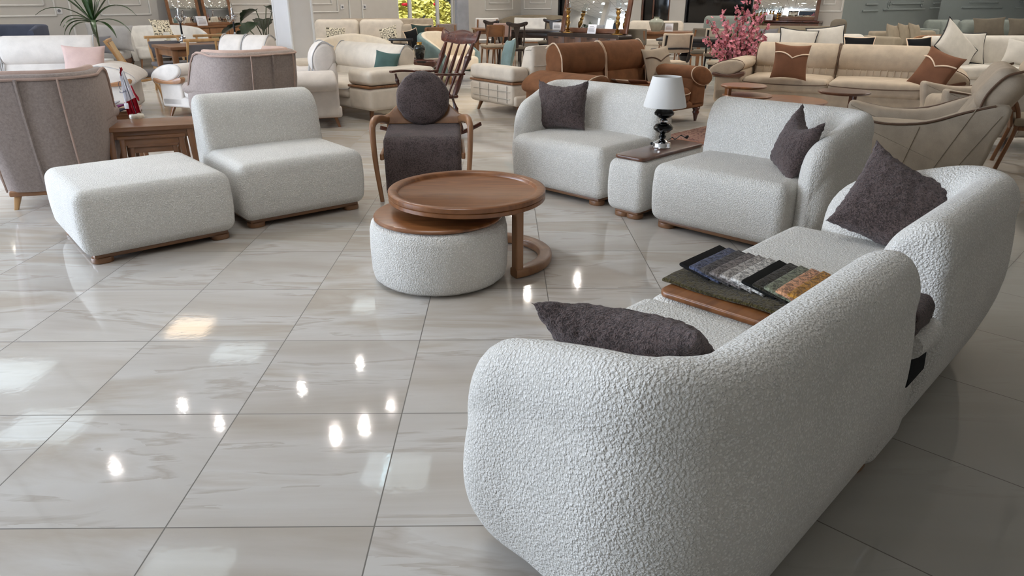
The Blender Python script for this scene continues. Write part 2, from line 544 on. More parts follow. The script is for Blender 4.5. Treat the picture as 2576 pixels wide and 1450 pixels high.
def tile_material():
    m, nt, b = new_mat('polished_marble_tile')
    L = nt.links
    tc = N(nt, 'ShaderNodeTexCoord')

    def mth(op, a, b_=None, c_=None):
        n = N(nt, 'ShaderNodeMath', operation=op)
        for i, q in enumerate((a, b_, c_)):
            if q is None: continue
            if hasattr(q, 'is_linked'): L.new(q, n.inputs[i])
            else: n.inputs[i].default_value = q
        return n.outputs[0]

    def grid(rot, ox, oy):
        mp = N(nt, 'ShaderNodeMapping'); mp.vector_type = 'POINT'
        mp.inputs['Rotation'].default_value = (0, 0, rot); mp.inputs['Scale'].default_value = (1 / .6,) * 3
        mp.inputs['Location'].default_value = (ox, oy, 0)
        L.new(tc.outputs['Object'], mp.inputs['Vector'])
        sp = N(nt, 'ShaderNodeSeparateXYZ'); L.new(mp.outputs[0], sp.inputs[0])
        fx = mth('FLOOR', sp.outputs[0]); fy = mth('FLOOR', sp.outputs[1])
        ax = mth('ABSOLUTE', mth('SUBTRACT', mth('FRACT', sp.outputs[0]), .5)); ay = mth('ABSOLUTE', mth('SUBTRACT', mth('FRACT', sp.outputs[1]), .5))
        mxx = mth('MAXIMUM', ax, ay)
        line = mth('GREATER_THAN', mxx, .5 - .0035)
        cv = N(nt, 'ShaderNodeCombineXYZ'); L.new(fx, cv.inputs[0]); L.new(fy, cv.inputs[1])
        return line, cv.outputs[0]
    l1, c1 = grid(0, .97700825 / .6, -4.02344704 / .6)
    l2, c2 = grid(R(45), 0, 0)
    # the second area of tiles, laid askew, behind the sofas on the right
    sp = N(nt, 'ShaderNodeSeparateXYZ'); L.new(tc.outputs['Object'], sp.inputs[0])
    zone = mth('GREATER_THAN', mth('MULTIPLY', mth('SUBTRACT', sp.outputs[0], sp.outputs[1]), .70711), -.80)
    mxl = N(nt, 'ShaderNodeMix', data_type='FLOAT'); L.new(zone, mxl.inputs[0]); L.new(l1, mxl.inputs[2]); L.new(l2, mxl.inputs[3])
    mxc = N(nt, 'ShaderNodeMix', data_type='VECTOR'); L.new(zone, mxc.inputs[0]); L.new(c1, mxc.inputs[4]); L.new(c2, mxc.inputs[5])
    wn = N(nt, 'ShaderNodeTexWhiteNoise'); wn.noise_dimensions = '3D'; L.new(mxc.outputs[1], wn.inputs['Vector'])
    off = N(nt, 'ShaderNodeVectorMath', operation='MULTIPLY_ADD'); L.new(wn.outputs['Color'], off.inputs[0]); off.inputs[1].default_value = (30, 30, 30)
    L.new(tc.outputs['Object'], off.inputs[2])
    mp2 = N(nt, 'ShaderNodeMapping'); mp2.inputs['Rotation'].default_value = (0, 0, R(-32)); mp2.inputs['Scale'].default_value = (.42, 2.3, 1)
    L.new(off.outputs[0], mp2.inputs['Vector'])
    n1 = N(nt, 'ShaderNodeTexNoise'); n1.inputs['Scale'].default_value = 1.0; n1.inputs['Detail'].default_value = 7; n1.inputs['Roughness'].default_value = .55; n1.inputs['Distortion'].default_value = .5
    L.new(mp2.outputs[0], n1.inputs['Vector'])
    n2 = N(nt, 'ShaderNodeTexNoise'); n2.inputs['Scale'].default_value = 2.3; n2.inputs['Detail'].default_value = 8; n2.inputs['Distortion'].default_value = 2.2
    L.new(mp2.outputs[0], n2.inputs['Vector'])
    vein = mth('SUBTRACT', 1.0, mth('MINIMUM', mth('MULTIPLY', mth('ABSOLUTE', mth('SUBTRACT', n1.outputs[0], .5)), 48), 1.0))
    v2 = mth('MULTIPLY', vein, mth('GREATER_THAN', n2.outputs[0], .47))
    base = ramp(nt, n1.outputs[0], [(.28, S(178, 167, 153)), (.44, S(196, 189, 180)), (.52, S(204, 199, 192)), (.60, S(184, 173, 159)), (.72, S(200, 194, 186))])
    mv = N(nt, 'ShaderNodeMix', data_type='RGBA'); L.new(mth('MULTIPLY', v2, .46), mv.inputs['Factor']); L.new(base, mv.inputs['A']); mv.inputs['B'].default_value = S(158, 142, 124)
    # plainer, greyer stone in the askew area
    mz = N(nt, 'ShaderNodeMix', data_type='RGBA'); L.new(mth('MULTIPLY', zone, .8), mz.inputs['Factor']); L.new(mv.outputs['Result'], mz.inputs['A']); mz.inputs['B'].default_value = S(176, 174, 166)
    tv = N(nt, 'ShaderNodeMix', data_type='RGBA', blend_type='MULTIPLY'); tv.inputs['Factor'].default_value = 1
    sv = N(nt, 'ShaderNodeSeparateColor'); L.new(wn.outputs['Color'], sv.inputs[0])
    L.new(mz.outputs['Result'], tv.inputs['A']); L.new(ramp(nt, sv.outputs[0], [(0, (.93, .93, .93, 1)), (1, (1, 1, 1, 1))]), tv.inputs['B'])
    mg = N(nt, 'ShaderNodeMix', data_type='RGBA'); L.new(mxl.outputs[0], mg.inputs['Factor']); L.new(tv.outputs['Result'], mg.inputs['A']); mg.inputs['B'].default_value = S(104, 98, 90)
    L.new(mg.outputs['Result'], b.inputs['Base Color'])
    L.new(mth('MULTIPLY_ADD', mxl.outputs[0], .5, .055), b.inputs['Roughness'])
    b.inputs['IOR'].default_value = 1.55
    n3 = N(nt, 'ShaderNodeTexNoise'); n3.inputs['Scale'].default_value = 34; n3.inputs['Detail'].default_value = 2
    L.new(tc.outputs['Object'], n3.inputs['Vector'])
    bump(nt, b, mth('MULTIPLY_ADD', mxl.outputs[0], -1.5, n3.outputs[0]), .045, .003)
    return m


def ceiling_material():
    m, nt, b = new_mat('ceiling_tiles')
    tc = N(nt, 'ShaderNodeTexCoord'); mp = N(nt, 'ShaderNodeMapping'); mp.inputs['Rotation'].default_value = (0, 0, R(42))
    nt.links.new(tc.outputs['Object'], mp.inputs['Vector'])
    br = N(nt, 'ShaderNodeTexBrick'); br.offset = 0; br.inputs['Scale'].default_value = 1; br.inputs['Brick Width'].default_value = 1.2; br.inputs['Row Height'].default_value = 1.2
    br.inputs['Mortar Size'].default_value = .018; br.inputs['Color1'].default_value = S(226, 224, 220); br.inputs['Color2'].default_value = S(222, 220, 216); br.inputs['Mortar'].default_value = S(96, 94, 92)
    nt.links.new(mp.outputs[0], br.inputs['Vector']); nt.links.new(br.outputs[0], b.inputs['Base Color'])
    b.inputs['Roughness'].default_value = .9
    return m


def emit(name, c, s):
    m, nt, b = new_mat(name)
    b.inputs['Base Color'].default_value = c; b.inputs['Emission Color'].default_value = c; b.inputs['Emission Strength'].default_value = s
    return m


def poly(pts, z=0, flip=False):
    mb = MB(); v = [(p[0], p[1], z) for p in pts]
    mb.add(v, [tuple(range(len(v)))[::-1] if flip else tuple(range(len(v)))]); return mb


M['tile'] = tile_material()
M['ceil'] = ceiling_material()
M['wall'] = plain('wall_warm_white', S(206, 202, 196), .7, vary=.02)
M['wall_r'] = plain('wall_grey_white', S(196, 192, 186), .7, vary=.02)
M['wall_g'] = plain('wall_sage', S(140, 148, 147), .7, vary=.02)
M['col'] = plain('column_white', S(224, 222, 220), .6, vary=.02)
M['lamp_warm'] = emit('lit_panel_warm', (1, .78, .55, 1), 4)
M['lamp_cool'] = emit('lit_panel_cool', (.86, .97, 1, 1), 1.7)
M['spot'] = emit('lit_spot', (1, .93, .82, 1), 14)
M['spot_dim'] = emit('lit_spot_dim', (.9, .97, 1, 1), 2)

LW0, LW1 = Vector((-10.327, 15.6, 0)), Vector((.637, 27.8, 0))
RW1 = Vector((9.69, 21.5, 0)); GW1 = Vector((15.07, 26, 0)); GW2 = Vector((26, 26, 0))
LWX = LW0 + (LW0 - LW1).normalized() * 17
outline = [LWX, LW1, RW1, GW1, GW2, Vector((15, 5, 0)), Vector((4, -6, 0)), Vector((-9, -9, 0))]
struct('floor', poly(outline, 0, True), 'tile')
ceil_o = struct('ceiling', poly(outline, CEIL), 'ceil')


class Wall:
    def __init__(s, p0, p1):
        s.p0 = Vector(p0); s.d = (Vector(p1) - s.p0).normalized(); s.L = (Vector(p1) - s.p0).length
        s.n = Vector((s.d.y, -s.d.x, 0))          # towards the room

    def s_at(s, px, py=30):
        a = gd(px, py, 10) - Vector((0, 0, CAMH))
        den = a.x * s.d.y - a.y * s.d.x
        return (s.p0.y * a.x - s.p0.x * a.y) / (-den) if den else 0

    def P(s, t, off=0, z=0):
        q = s.p0 + s.d * t + s.n * off; return (q.x, q.y, z)

    def mat4(s): return Matrix(((s.d.x, -s.n.x, 0, s.p0.x), (s.d.y, -s.n.y, 0, s.p0.y), (0, 0, 1, 0), (0, 0, 0, 1)))

    def slab(s, mb, t0, t1, z0, z1, th=.15):
        return mb.rbox(((t0 + t1) / 2, th / 2, (z0 + z1) / 2), (t1 - t0, th, z1 - z0), .002, 1, M_=s.mat4())

    def frame(s, mb, t0, t1, z0, z1, w_=.035, d=.022):
        for a, b, c, e in ((t0, t1, z0, z0 + w_), (t0, t1, z1 - w_, z1), (t0, t0 + w_, z0, z1), (t1 - w_, t1, z0, z1)):
            mb.rbox(((a + b) / 2, -d / 2, (c + e) / 2), (b - a, d, e - c), .008, 1, M_=s.mat4())


LW = Wall(LW0, LW1); RW = Wall(LW1, RW1); GA = Wall(RW1, GW1); GB = Wall(GW1, GW2)
d0, d1 = LW.s_at(1001), LW.s_at(1143)
mb = MB(); LW.slab(mb, -17, d0, 0, CEIL); LW.slab(mb, d1, LW.L + .15, 0, CEIL); LW.slab(mb, d0, d1, 2.9, CEIL)
wl = struct('wall_left', mb, 'wall')
mb = MB(); fr = LW.frame
for a, b in ((-140, 142), (252, 380), (556, 700), (760, 852), (1220, 1290)):
    s0, s1 = LW.s_at(a), LW.s_at(b)
    fr(mb, s0, s1, 1.06, 2.9); fr(mb, s0 + .2, s1 - .2, 1.27, 2.7)
for px in (178, 880, 912):
    s0 = LW.s_at(px); mb.rbox((s0, -.012, CEIL / 2), (.04, .024, CEIL), .008, 1, M_=LW.mat4())
struct('trim_1', mb, 'trim')
# right-hand rear wall with a dark doorway and two dark windows
sA, sB = RW.s_at(1403, 20), RW.s_at(1420, 20)
w0, w1 = RW.s_at(1612), RW.s_at(1684); w2, w3 = RW.s_at(1722), RW.s_at(1892)
mb = MB()
holes = [(sA, sA + 1.1, 0, 2.4), (w0, w1, 0, 2.6), (w2, w3, .72, 2.6)]
cur = 0
for a, b, z0, z1 in holes:
    RW.slab(mb, cur, a, 0, CEIL)
    if z0 > 0: RW.slab(mb, a, b, 0, z0)
    RW.slab(mb, a, b, z1, CEIL); cur = b
RW.slab(mb, cur, RW.L, 0, CEIL)
struct('wall_right', mb, 'wall_r')
mb = MB()
s0, s1 = RW.s_at(1318), RW.s_at(1388); RW.frame(mb, s0, s1, 1.08, 2.9); RW.frame(mb, s0 + .25, s1 - .25, 1.27, 2.7)
s0, s1 = RW.s_at(2040), RW.s_at(2118); RW.frame(mb, s0, s1, 1.09, 2.9); RW.frame(mb, s0 + .3, s1 - .2, 1.28, 2.7)
struct('trim_2', mb, 'trim')
M['night'] = plain('dark_glass', S(10, 10, 11), .12, coat=.2)
for k, (a, b, z0, z1) in enumerate(holes):
    mb = MB().rbox(((a + b) / 2, .10, (z0 + z1) / 2), (b - a, .02, z1 - z0), .002, 1, M_=RW.mat4())
    dw = struct(['door_2', 'door_3', 'window_1'][k], mb, 'night')
    mb = MB()
    for t in ((a + .03, b - .03) if k != 1 else (a + .03, a + .42, b - .03)):
        mb.rbox((t, .06, (z0 + z1) / 2), (.05, .06, z1 - z0), .004, 1, M_=RW.mat4())
    obj('frame', mb, 'black' if k != 1 else 'walnut_dark', dw)
mb = MB(); GA.slab(mb, 0, GA.L, 0, CEIL); GB.slab(mb, -.1, GB.L, 0, CEIL)
struct('wall_sage', mb, 'wall_g')


def rosette(mb, W_, s, z, r=.16):
    for k in range(8):
        a = 2 * PI * k / 8
        mb.rbox((s + math.cos(a) * r * .62, -.015, z + math.sin(a) * r * .62), (r * .5, .03, r * .42), .03, 2, M_=W_.mat4())
    mb.rbox((s, -.02, z), (r * .5, .04, r * .5), .05, 2, M_=W_.mat4())


mb = MB()


def hline(W_, p, q, z, d=.03):
    a, b = W_.s_at(p, 20), W_.s_at(q, 20)
    mb.rbox(((a + b) / 2, -d / 2, z), (b - a, d, .05), .012, 1, M_=W_.mat4())


for p, q, z in ((2176, 2206, 1.29), (2170, 2209, 1.11), (2240, 2318, 1.30), (2222, 2326, 1.13), (2345, 2362, 1.31), (2338, 2362, 1.15)): hline(GA, p, q, z)
for p, q, z in ((2434, 2508, 1.33), (2418, 2520, 1.17), (2552, 2620, 1.17)): hline(GB, p, q, z)
rosette(mb, GA, GA.s_at(2236, 12), 1.29); rosette(mb, GA, GA.s_at(2318, 12), 1.31); rosette(mb, GB, GB.s_at(2573, 5), 1.36, .14)
struct('trim_3', mb, 'wall_g')
W1 = Wall(Vector((15, 5, 0)), Vector((4, -6, 0))); W2 = Wall(GW2, Vector((15, 5, 0)))
mb = MB(); W1.slab(mb, 0, W1.L, 0, CEIL); W2.slab(mb, 0, W2.L, 0, CEIL); struct('wall_behind', mb, 'wall_r')

# column between the sofas on the left
c0 = gd(674, 0, 12.6)
a0 = gp(690, 150, .55)
cl, cr = gd(676, 20, 12.2), gd(768, 20, 12.7)
cc = Vector(((cl.x + cr.x) / 2, 12.75, 0))
mb = MB().rbox((0, 0, CEIL / 2), (.46, .46, CEIL), .012, 2)
cm = struct('column_1', mb, 'col'); cm.location = cc; cm.rotation_euler.z = R(48)
mb = MB()
for sx in (-1, 1):
    for sy in (-1, 1): mb.tube([(sx * .22, sy * .22, 0), (sx * .22, sy * .22, CEIL)], .028, 8)
obj('trim', mb, 'trim', cm)

# ceiling lights, seen as glints in the floor and the mirrors
def ceil_pt(px, py):
    q = gp(px, py, -CEIL); return q.x, q.y


for px, py, sx, sy, mt in ((480, 825, .62, .62, 'lamp_warm'), (948, 1182, .25, .6, 'lamp_cool'), (1022, 1190, .5, .6, 'lamp_cool'), (920, 770, .4, .5, 'lamp_cool'),
                           (600, 888, .7, .5, 'lamp_cool'), (470, 1436, .8, .5, 'lamp_cool'), (25, 945, .9, .8, 'lamp_cool'), (120, 1075, .9, .7, 'lamp_cool')):
    x, y = ceil_pt(px, py)
    obj('light_panel', box((x, y, CEIL - .012), (sx, sy, .02), .004), mt, ceil_o)
for x, y, e in DL:
    obj('spotlight', MB().lathe([(0, CEIL - .02), (.05, CEIL - .02), (.06, CEIL)], 14, M_=T(x, y, 0)), 'spot' if e > 60 else 'spot_dim', ceil_o)
for x, y in ((-8, 12), (-4, 13), (-1, 17), (3, 14), (2, 20), (6, 17.5), (8, 12), (11, 16), (13, 21), (16, 17), (-13, 8), (-9, 5), (7, 6), (6, 1.5), (3, 22), (9, 9), (5, 10)):
    obj('light_panel', box((x, y, CEIL - .012), (.6, .6, .02), .004, M_=T()), 'lamp_warm' if (x + y) % 2 > 1 else 'lamp_cool', ceil_o)

# the doorway to the garden
dw = struct('door_1', MB().rbox(((d0 + d1) / 2, .075, 2.86), (d1 - d0, .09, .09), .006, 1, M_=LW.mat4()), 'white_paint')
for k, px in enumerate((1003, 1035, 1104, 1141)):
    obj('frame', MB().rbox((LW.s_at(px), .075, 1.42), (.10 if 0 < k < 3 else .06, .09, 2.84), .008, 1, M_=LW.mat4()), 'white_paint', dw)
obj('pane', MB().rbox(((d0 + d1) / 2, .075, 1.4), (d1 - d0 - .1, .008, 2.8), .001, 1, M_=LW.mat4()), 'glass', dw)
M['marble_pier'] = plain('grey_marble', S(176, 180, 190), .2, vary=.12, scale=3)
struct('trim_4', MB().rbox(((d1 + LW.s_at(1172)) / 2 + .02, -.06, CEIL / 2), (LW.s_at(1172) - d1, .12, CEIL), .01, 1, M_=LW.mat4()), 'marble_pier')
# outside
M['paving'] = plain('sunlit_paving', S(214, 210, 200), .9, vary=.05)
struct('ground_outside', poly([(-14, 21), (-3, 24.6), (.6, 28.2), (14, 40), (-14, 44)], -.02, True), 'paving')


def brick_mat():
    m, nt, b = new_mat('pale_brick')
    tc = N(nt, 'ShaderNodeTexCoord'); br = N(nt, 'ShaderNodeTexBrick')
    mp = N(nt, 'ShaderNodeMapping'); mp.inputs['Rotation'].default_value = (R(90), 0, 0); nt.links.new(tc.outputs['Object'], mp.inputs['Vector'])
    br.inputs['Scale'].default_value = 1; br.inputs['Brick Width'].default_value = .5; br.inputs['Row Height'].default_value = .13; br.inputs['Mortar Size'].default_value = .015
    br.inputs['Color1'].default_value = S(226, 206, 176); br.inputs['Color2'].default_value = S(212, 186, 150); br.inputs['Mortar'].default_value = S(150, 124, 98)
    nt.links.new(mp.outputs[0], br.inputs['Vector']); nt.links.new(br.outputs[0], b.inputs['Base Color']); b.inputs['Roughness'].default_value = .9
    return m


M['brick'] = brick_mat()
q = gd(1085, 20, 33); q2 = gd(1170, 20, 33)
o = struct('wall_outside', MB().rbox((3, .2, 1.6), (6, .4, 3.2), .01, 1), 'brick'); o.location = (q.x, 33, 0)
# ------------------------------------------------------------------ white boucle seating


def seat_mesh(w_, d, h=.43, z0=.05, r=.062, lean=0.0):
    """upholstered block, front edge at y=0, sides slightly swollen"""
    cx, cy, cz = 0, d / 2, (h + z0) / 2

    def fn(x, y, z):
        k = .012 * (1 - (2 * z / (h - z0)) ** 2)
        sx = 1 + 2 * k / w_ * 1; sy = 1 + 2 * k / d
        zz = z + (.010 * (1 - (2 * x / w_) ** 2) * (1 - (2 * y / d) ** 2) if z > .05 else 0)
        t = .004 * max(0, -z - .02) / (.2)                     # tucked in towards the plinth
        return (x * sx * (1 - t), y * sy * (1 - t), zz)
    return MB().rbox((cx, cy, cz), (w_, d, h - z0), r, 6, 8, fn=fn)


def plinth(t, w_, d):
    obj('base', MB().rbox((0, d / 2, .042), (w_ - .09, d - .09, .026), .008, 2), 'plinth', t)
    for sx in (-1, 1):
        for yy in (.085, d - .085):
            obj('foot', MB().prism(rrect(.115, .10, .045, 4), 0, .034, .006, 2, axis='z', M_=T(sx * (w_ / 2 - .09), yy, 0)), 'plinth', t)


def back_section(H, z0=.05, t=1.0, lean=0.0, thick=.30):
    """outline of an upholstered back, n outwards; flat front face, broad crown, belly outside"""
    o = thick - .11
    hb = H - .15
    f = lambda z: z0 + (hb - z0) * z
    pts = [(-.11, z0 + .03), (-.095, z0), (o - .14, z0), (o - .09, z0 + .012), (o - .062, z0 + .05), (o - .03, f(.27)), (o - .006, f(.46)), (o - .002, f(.65)), (o - .018, f(.86))]
    rx = (thick - .035) / 2; cx = -.11 + rx
    for i in range(11):
        a = R(-3 + 186 * i / 10)
        c_, s_ = math.cos(a), math.sin(a)
        pts.append((cx + rx * math.copysign(abs(c_) ** .96, c_), hb + .15 * math.copysign(abs(s_) ** .96, s_)))
    pts += [(-.112, f(.45)), (-.112, f(.25))]
    P = spline([(a, b, 0) for a, b in pts], 3, closed=True)
    return [(lean * max(0, q.y - .35) * (1 - max(0, q.x) / thick) + q.x * t, q.y) for q in P]


def wall_back(path, heights, ends=(.05, .05), thick=(.28, .28)):
    """back / arm body swept along a plan path; path runs with the seat on its left"""
    P = [Vector((p[0], p[1], 0)) for p in path]
    s = [0]
    for i in range(1, len(P)): s.append(s[-1] + (P[i] - P[i - 1]).length)
    L = s[-1]; rg = []
    for i, p in enumerate(P):
        t = (P[min(i + 1, len(P) - 1)] - P[max(i - 1, 0)]).normalized()
        nrm = Vector((-t.y, t.x, 0))
        k = 1.0; dz = 0
        for e, dd in ((ends[0], s[i]), (ends[1], L - s[i])):
            if e and dd < e:
                c = math.sqrt(max(0, 1 - (1 - dd / e) ** 2))
                if e < .08: k *= 1 - (e * (1 - c)) / .16; dz = max(dz, e * (1 - c))
                else: k *= max(.2, c); dz = max(dz, .17 * (1 - c))
        H, ln = heights(s[i] / L)
        w_ = max(0, min(1, (s[i] / L - .55) / .3)); th = thick[0] * (1 - w_) + thick[1] * w_
        sec = back_section(H - dz, .05 + dz * .3, 1, ln, th)
        ctr = th / 2 - .11
        rg.append([p + nrm * (ctr + (a - ctr) * k) + Vector((0, 0, b)) for a, b in sec])
    return MB().rings(rg)


def dense(path, step=.03):
    out = [Vector(path[0])]
    for a, b in zip(path, path[1:]):
        a, b = Vector(a), Vector(b); n = max(1, int((b - a).length / step))
        out += [a + (b - a) * i / n for i in range(1, n + 1)]
    return out


def end_dense(P, e=.17):
    """extra stations near both ends so that they round off smoothly"""
    a, b = Vector(P[0]), Vector(P[1]); d = (b - a).normalized()
    pre = [a + d * (.17 * (1 - math.cos(R(90 * i / 8)))) for i in range(8)]
    c, f = Vector(P[-1]), Vector(P[-2]); g = (f - c).normalized()
    post = [c + g * (.17 * (1 - math.cos(R(90 * i / 8)))) for i in range(7, -1, -1)]
    mid = [p for p in P if (Vector(p) - a).length > .175 and (Vector(p) - c).length > .175]
    return pre + mid + post


def corner_sofa(label, loc, rz, hand, w_=.89, d=.86, arm_in=.03, H=.785, arm_front=.12, group=None):
    """seat module whose back sweeps round into one arm; hand=+1: arm at +x as one looks at the front"""
    t = thing('boucle_sofa', label, 'sofa', loc, rz, group)
    obj('seat', seat_mesh(w_, d - .06), 'boucle', t)
    plinth(t, w_, d - .06)
    yb = .72; xa = w_ / 2 + .11 - arm_in; rc = .13
    path = [(-w_ / 2 + .01, yb), (xa - rc, yb)]
    arc = [(xa - rc + rc * math.sin(R(a)), yb - rc + rc * math.cos(R(a))) for a in range(9, 91, 9)]
    path = [(p[0], p[1], 0) for p in dense([(-w_ / 2 - .02, yb, 0), (xa - rc, yb, 0)])] + [(a, b, 0) for a, b in arc]
    path += [tuple(p) for p in dense([(xa, yb - rc, 0), (xa, arm_front, 0)])[1:]]
    path = [Vector(p) for p in path]
    path = end_dense(path)
    L1 = (xa - rc + w_ / 2) + rc * PI / 2; LT = L1 + (yb - rc - arm_front)
    sa = (L1 - rc * .5) / LT

    def hh(u):
        if u < sa: return H, .14
        q = (u - sa) / (1 - sa)
        return H - .165 * q ** 1.15, .14 * (1 - q) + .02
    mb = wall_back([(p.x * 1, p.y) for p in path], hh, (.06, .14), (.275, .215))
    if hand < 0:
        mb.v = [(-x, y, z) for x, y, z in mb.v]; mb.f = [tuple(reversed(f)) for f in mb.f]
    obj('backrest', mb, 'boucle', t, ang=180)
    return t


def uv_loc(u, v, ang):
    """world point of row coordinates: u along the row, v towards its back"""
    c, s = math.cos(ang), math.sin(ang)
    return Vector((u * c - v * s, u * s + v * c, 0))


# left pair -------------------------------------------------------------
A1 = R(39.5)
p, q = Vector((-2.33, 3.73, 0)), Vector((-1.69, 4.29, 0))
c = (p + q) / 2
ott = thing('boucle_ottoman', 'large white boucle ottoman without a back at the left end of the white seats', 'ottoman', c, R(40))
obj('seat', seat_mesh(.85, .88, .43), 'boucle', ott); plinth(ott, .85, .88)
p, q = Vector((-1.68, 4.425, 0)), Vector((-.99, 4.955, 0))
c = (p + q) / 2
arml = thing('boucle_sofa', 'armless white boucle sofa seat with a bolster back next to the ottoman', 'sofa', c, R(38))
obj('seat', seat_mesh(.87, .86), 'boucle', arml); plinth(arml, .87, .86)
mb = wall_back([(p_.x, p_.y) for p_ in end_dense([Vector((-.435 + .87 * i / 30, .72, 0)) for i in range(31)])], lambda u: (.79, .2), (.06, .06), (.30, .30))
obj('backrest', mb, 'boucle', arml, ang=180)

# right-hand rear row: sofa, side box, sofa -------------------------------
RA = R(-45)
sofaA = corner_sofa('white boucle sofa seat on the far side of the wood topped box with the lamp', uv_loc(-3.455, 3.99, RA), RA, -1)
sofaB = corner_sofa('white boucle sofa seat on the near side of the lamp, dark cushion against its arm', uv_loc(-2.065, 3.875, RA), RA, +1)


def side_box(label, loc, rz, w_=.28, d=.84):
    t = thing('upholstered_side_table', label, 'side table', loc, rz)
    obj('body', seat_mesh(w_, d, .405, .05, .05), 'boucle', t); plinth(t, w_, d)
    top = MB().prism(rrect(w_ - .035, d - .06, .04, 5), .405, .43, .008, 3, axis='z', M_=T(0, d / 2, 0))
    obj('table_top', top, 'walnut_dark', t)
    return t


boxA = side_box('narrow white boucle box with a brown wooden top carrying the table lamp', uv_loc(-2.745, 3.90, RA), RA)
# right-hand front row -------------------------------------------------
RB = R(-135)
# row coordinates here: U away from the camera along (1,1), V towards the backs along (1,-1)


def rowB(U, V): return Vector(((U + V) * .70711, (U - V) * .70711, 0))


sofaD = corner_sofa('white boucle sofa seat nearest the camera, seen from behind its back and arm', rowB(1.585, -1.30), RB, +1)
sofaC = corner_sofa('white boucle sofa seat beyond the fabric samples, seen from behind at the right edge', rowB(2.795, -1.30), RB, -1)
boxB = side_box('narrow white boucle box with a wooden top under the fabric samples', rowB(2.19, -1.31), RB)
boxB.children[-1].data.materials[0] = M['walnut'] if boxB.children[-1].name.startswith('table_top') else boxB.children[-1].data.materials[0]


def fur_pillow(label, w_, h, t_, loc, rz, rx, ry=0, cat='cushion', sag=.04):
    t = thing('fur_cushion', label, cat, loc, rz, 'dark brown fur cushions on the white sofas', rx, ry)
    mb = MB().pillow(w_, h, t_, 44, .05, sag=sag).rough(.006, 38).rough(.004, 90, 3)
    obj('cover', mb, 'fur', t)
    return t


fur_pillow('square dark brown fur cushion upright on the sofa beyond the table lamp', .43, .39, .15, uv_loc(-3.75, 4.39, RA) + Vector((0, 0, .435)), RA + R(20), R(-14), R(-2))
fur_pillow('dark brown fur cushion wedged against the rounded arm beside the lamp', .40, .39, .16, uv_loc(-1.82, 4.22, RA) + Vector((0, 0, .43)), RA - R(48), R(-20), R(8), sag=.09)
fur_pillow('dark brown fur cushion leaning in the sofa at the right edge', .43, .42, .17, Vector((gp(2180, 615, .44).x + .02, gp(2180, 615, .44).y - .02, .445)), R(-34), R(-34), R(19), sag=.05)
fur_pillow('dark brown fur cushion in the sofa nearest the camera, showing over the arm', .45, .40, .18, rowB(1.47, -.85) + Vector((0, 0, .44)), R(139), R(-42), R(7), sag=.03)

# ------------------------------------------------------------------ coffee tables
pf = thing('boucle_pouf', 'round white boucle pouf with a wooden top, half under the tray table', 'pouf', (-.35, 3.635, 0))
obj('body', MB().lathe([(0, .01), (.335, .01), (.358, .03), (.366, .07), (.370, .18), (.366, .28), (.357, .318), (.335, .334), (0, .336)], 72).rough(.003, 30), 'boucle', pf)
obj('table_top', MB().lathe([(0, .336), (.332, .336), (.342, .342), (.343, .350), (.338, .357), (.330, .359), (0, .359)], 72), 'walnut', pf)

tc_ = gp(1175, 474, .46)
tt = thing('tray_table', 'round wooden tray table with a raised rim on a half-ring foot', 'coffee table', (tc_.x, tc_.y, 0))
R0 = .425
obj('table_top', MB().lathe([(0, .408), (R0 - .03, .408), (R0 - .006, .410), (R0 - .001, .414), (R0 - .001, .432), (R0 - .006, .435), (R0 - .001, .438), (R0, .442), (R0, .460), (R0 - .004, .464), (R0 - .012, .466),
                             (R0 - .044, .465), (R0 - .050, .460), (R0 - .054, .446), (R0 - .060, .443), (0, .443)], 96), 'walnut', tt)
cx_, cy_ = -.095 - tc_.x, 3.885 - tc_.y
pts = [(cx_ + .335 * math.cos(R(a)), cy_ + .335 * math.sin(R(a)), .028) for a in range(-64, 100, 6)]
obj('foot_ring', MB().sweep(pts, rrect(.075, .05, .012, 3)), 'oak', tt)
a = R(-62)
for k, ang in enumerate((-60, 96)):
    x, y = cx_ + .335 * math.cos(R(ang)), cy_ + .335 * math.sin(R(ang))
    obj('post', MB().prism(rrect(.06, .045, .01, 3), .04, .412, .003, 1, axis='z', M_=T(x, y, 0, rz=R(ang))), 'oak', tt)

# ------------------------------------------------------------------ table lamp on the box
lp = gp(1664, 372, .43)
lamp = thing('table_lamp', 'black and chrome table lamp with a white pleated shade', 'lamp', (lp.x, lp.y, .43))
lamp.scale = (1.05, 1.05, 1.10)
obj('base', MB().lathe([(0, 0), (.062, 0), (.064, .008), (.060, .014), (.060, .030), (.056, .036), (.040, .040), (.030, .050), (.016, .056), (0, .058)], 36), 'chrome', lamp)
for z in (.095, .160, .222):
    pass
obj('bead', MB().lathe([(0, .058), (.018, .060), (.026, .072), (.018, .084), (0, .086)], 28), 'black_gloss', lamp)
obj('stem', MB().lathe([(0, .084), (.012, .084), (.020, .092), (.012, .100), (.012, .160), (.030, .166), (.034, .178), (.016, .186), (.012, .190), (.012, .250), (.018, .252), (.016, .262), (.009, .266), (.009, .34), (0, .34)], 28), 'chrome', lamp)
for z in (.128, .220): obj('bead', MB().lathe([(.01, z - .034), (.040, z - .027), (.064, z - .008), (.066, z + .004), (.050, z + .024), (.014, z + .034)], 36), 'black_gloss', lamp)
prof = []
seg = 96; rg = []
for z, rr in ((.262, .138), (.268, .139), (.35, .118), (.44, .094), (.446, .092)):
    rg.append([((rr + (.0016 if j % 2 else 0)) * math.cos(2 * PI * j / seg), (rr + (.0016 if j % 2 else 0)) * math.sin(2 * PI * j / seg), z) for j in range(seg)])
for z, rr in ((.445, .089), (.263, .135)):
    rg.append([(rr * math.cos(2 * PI * j / seg), rr * math.sin(2 * PI * j / seg), z) for j in range(seg)])
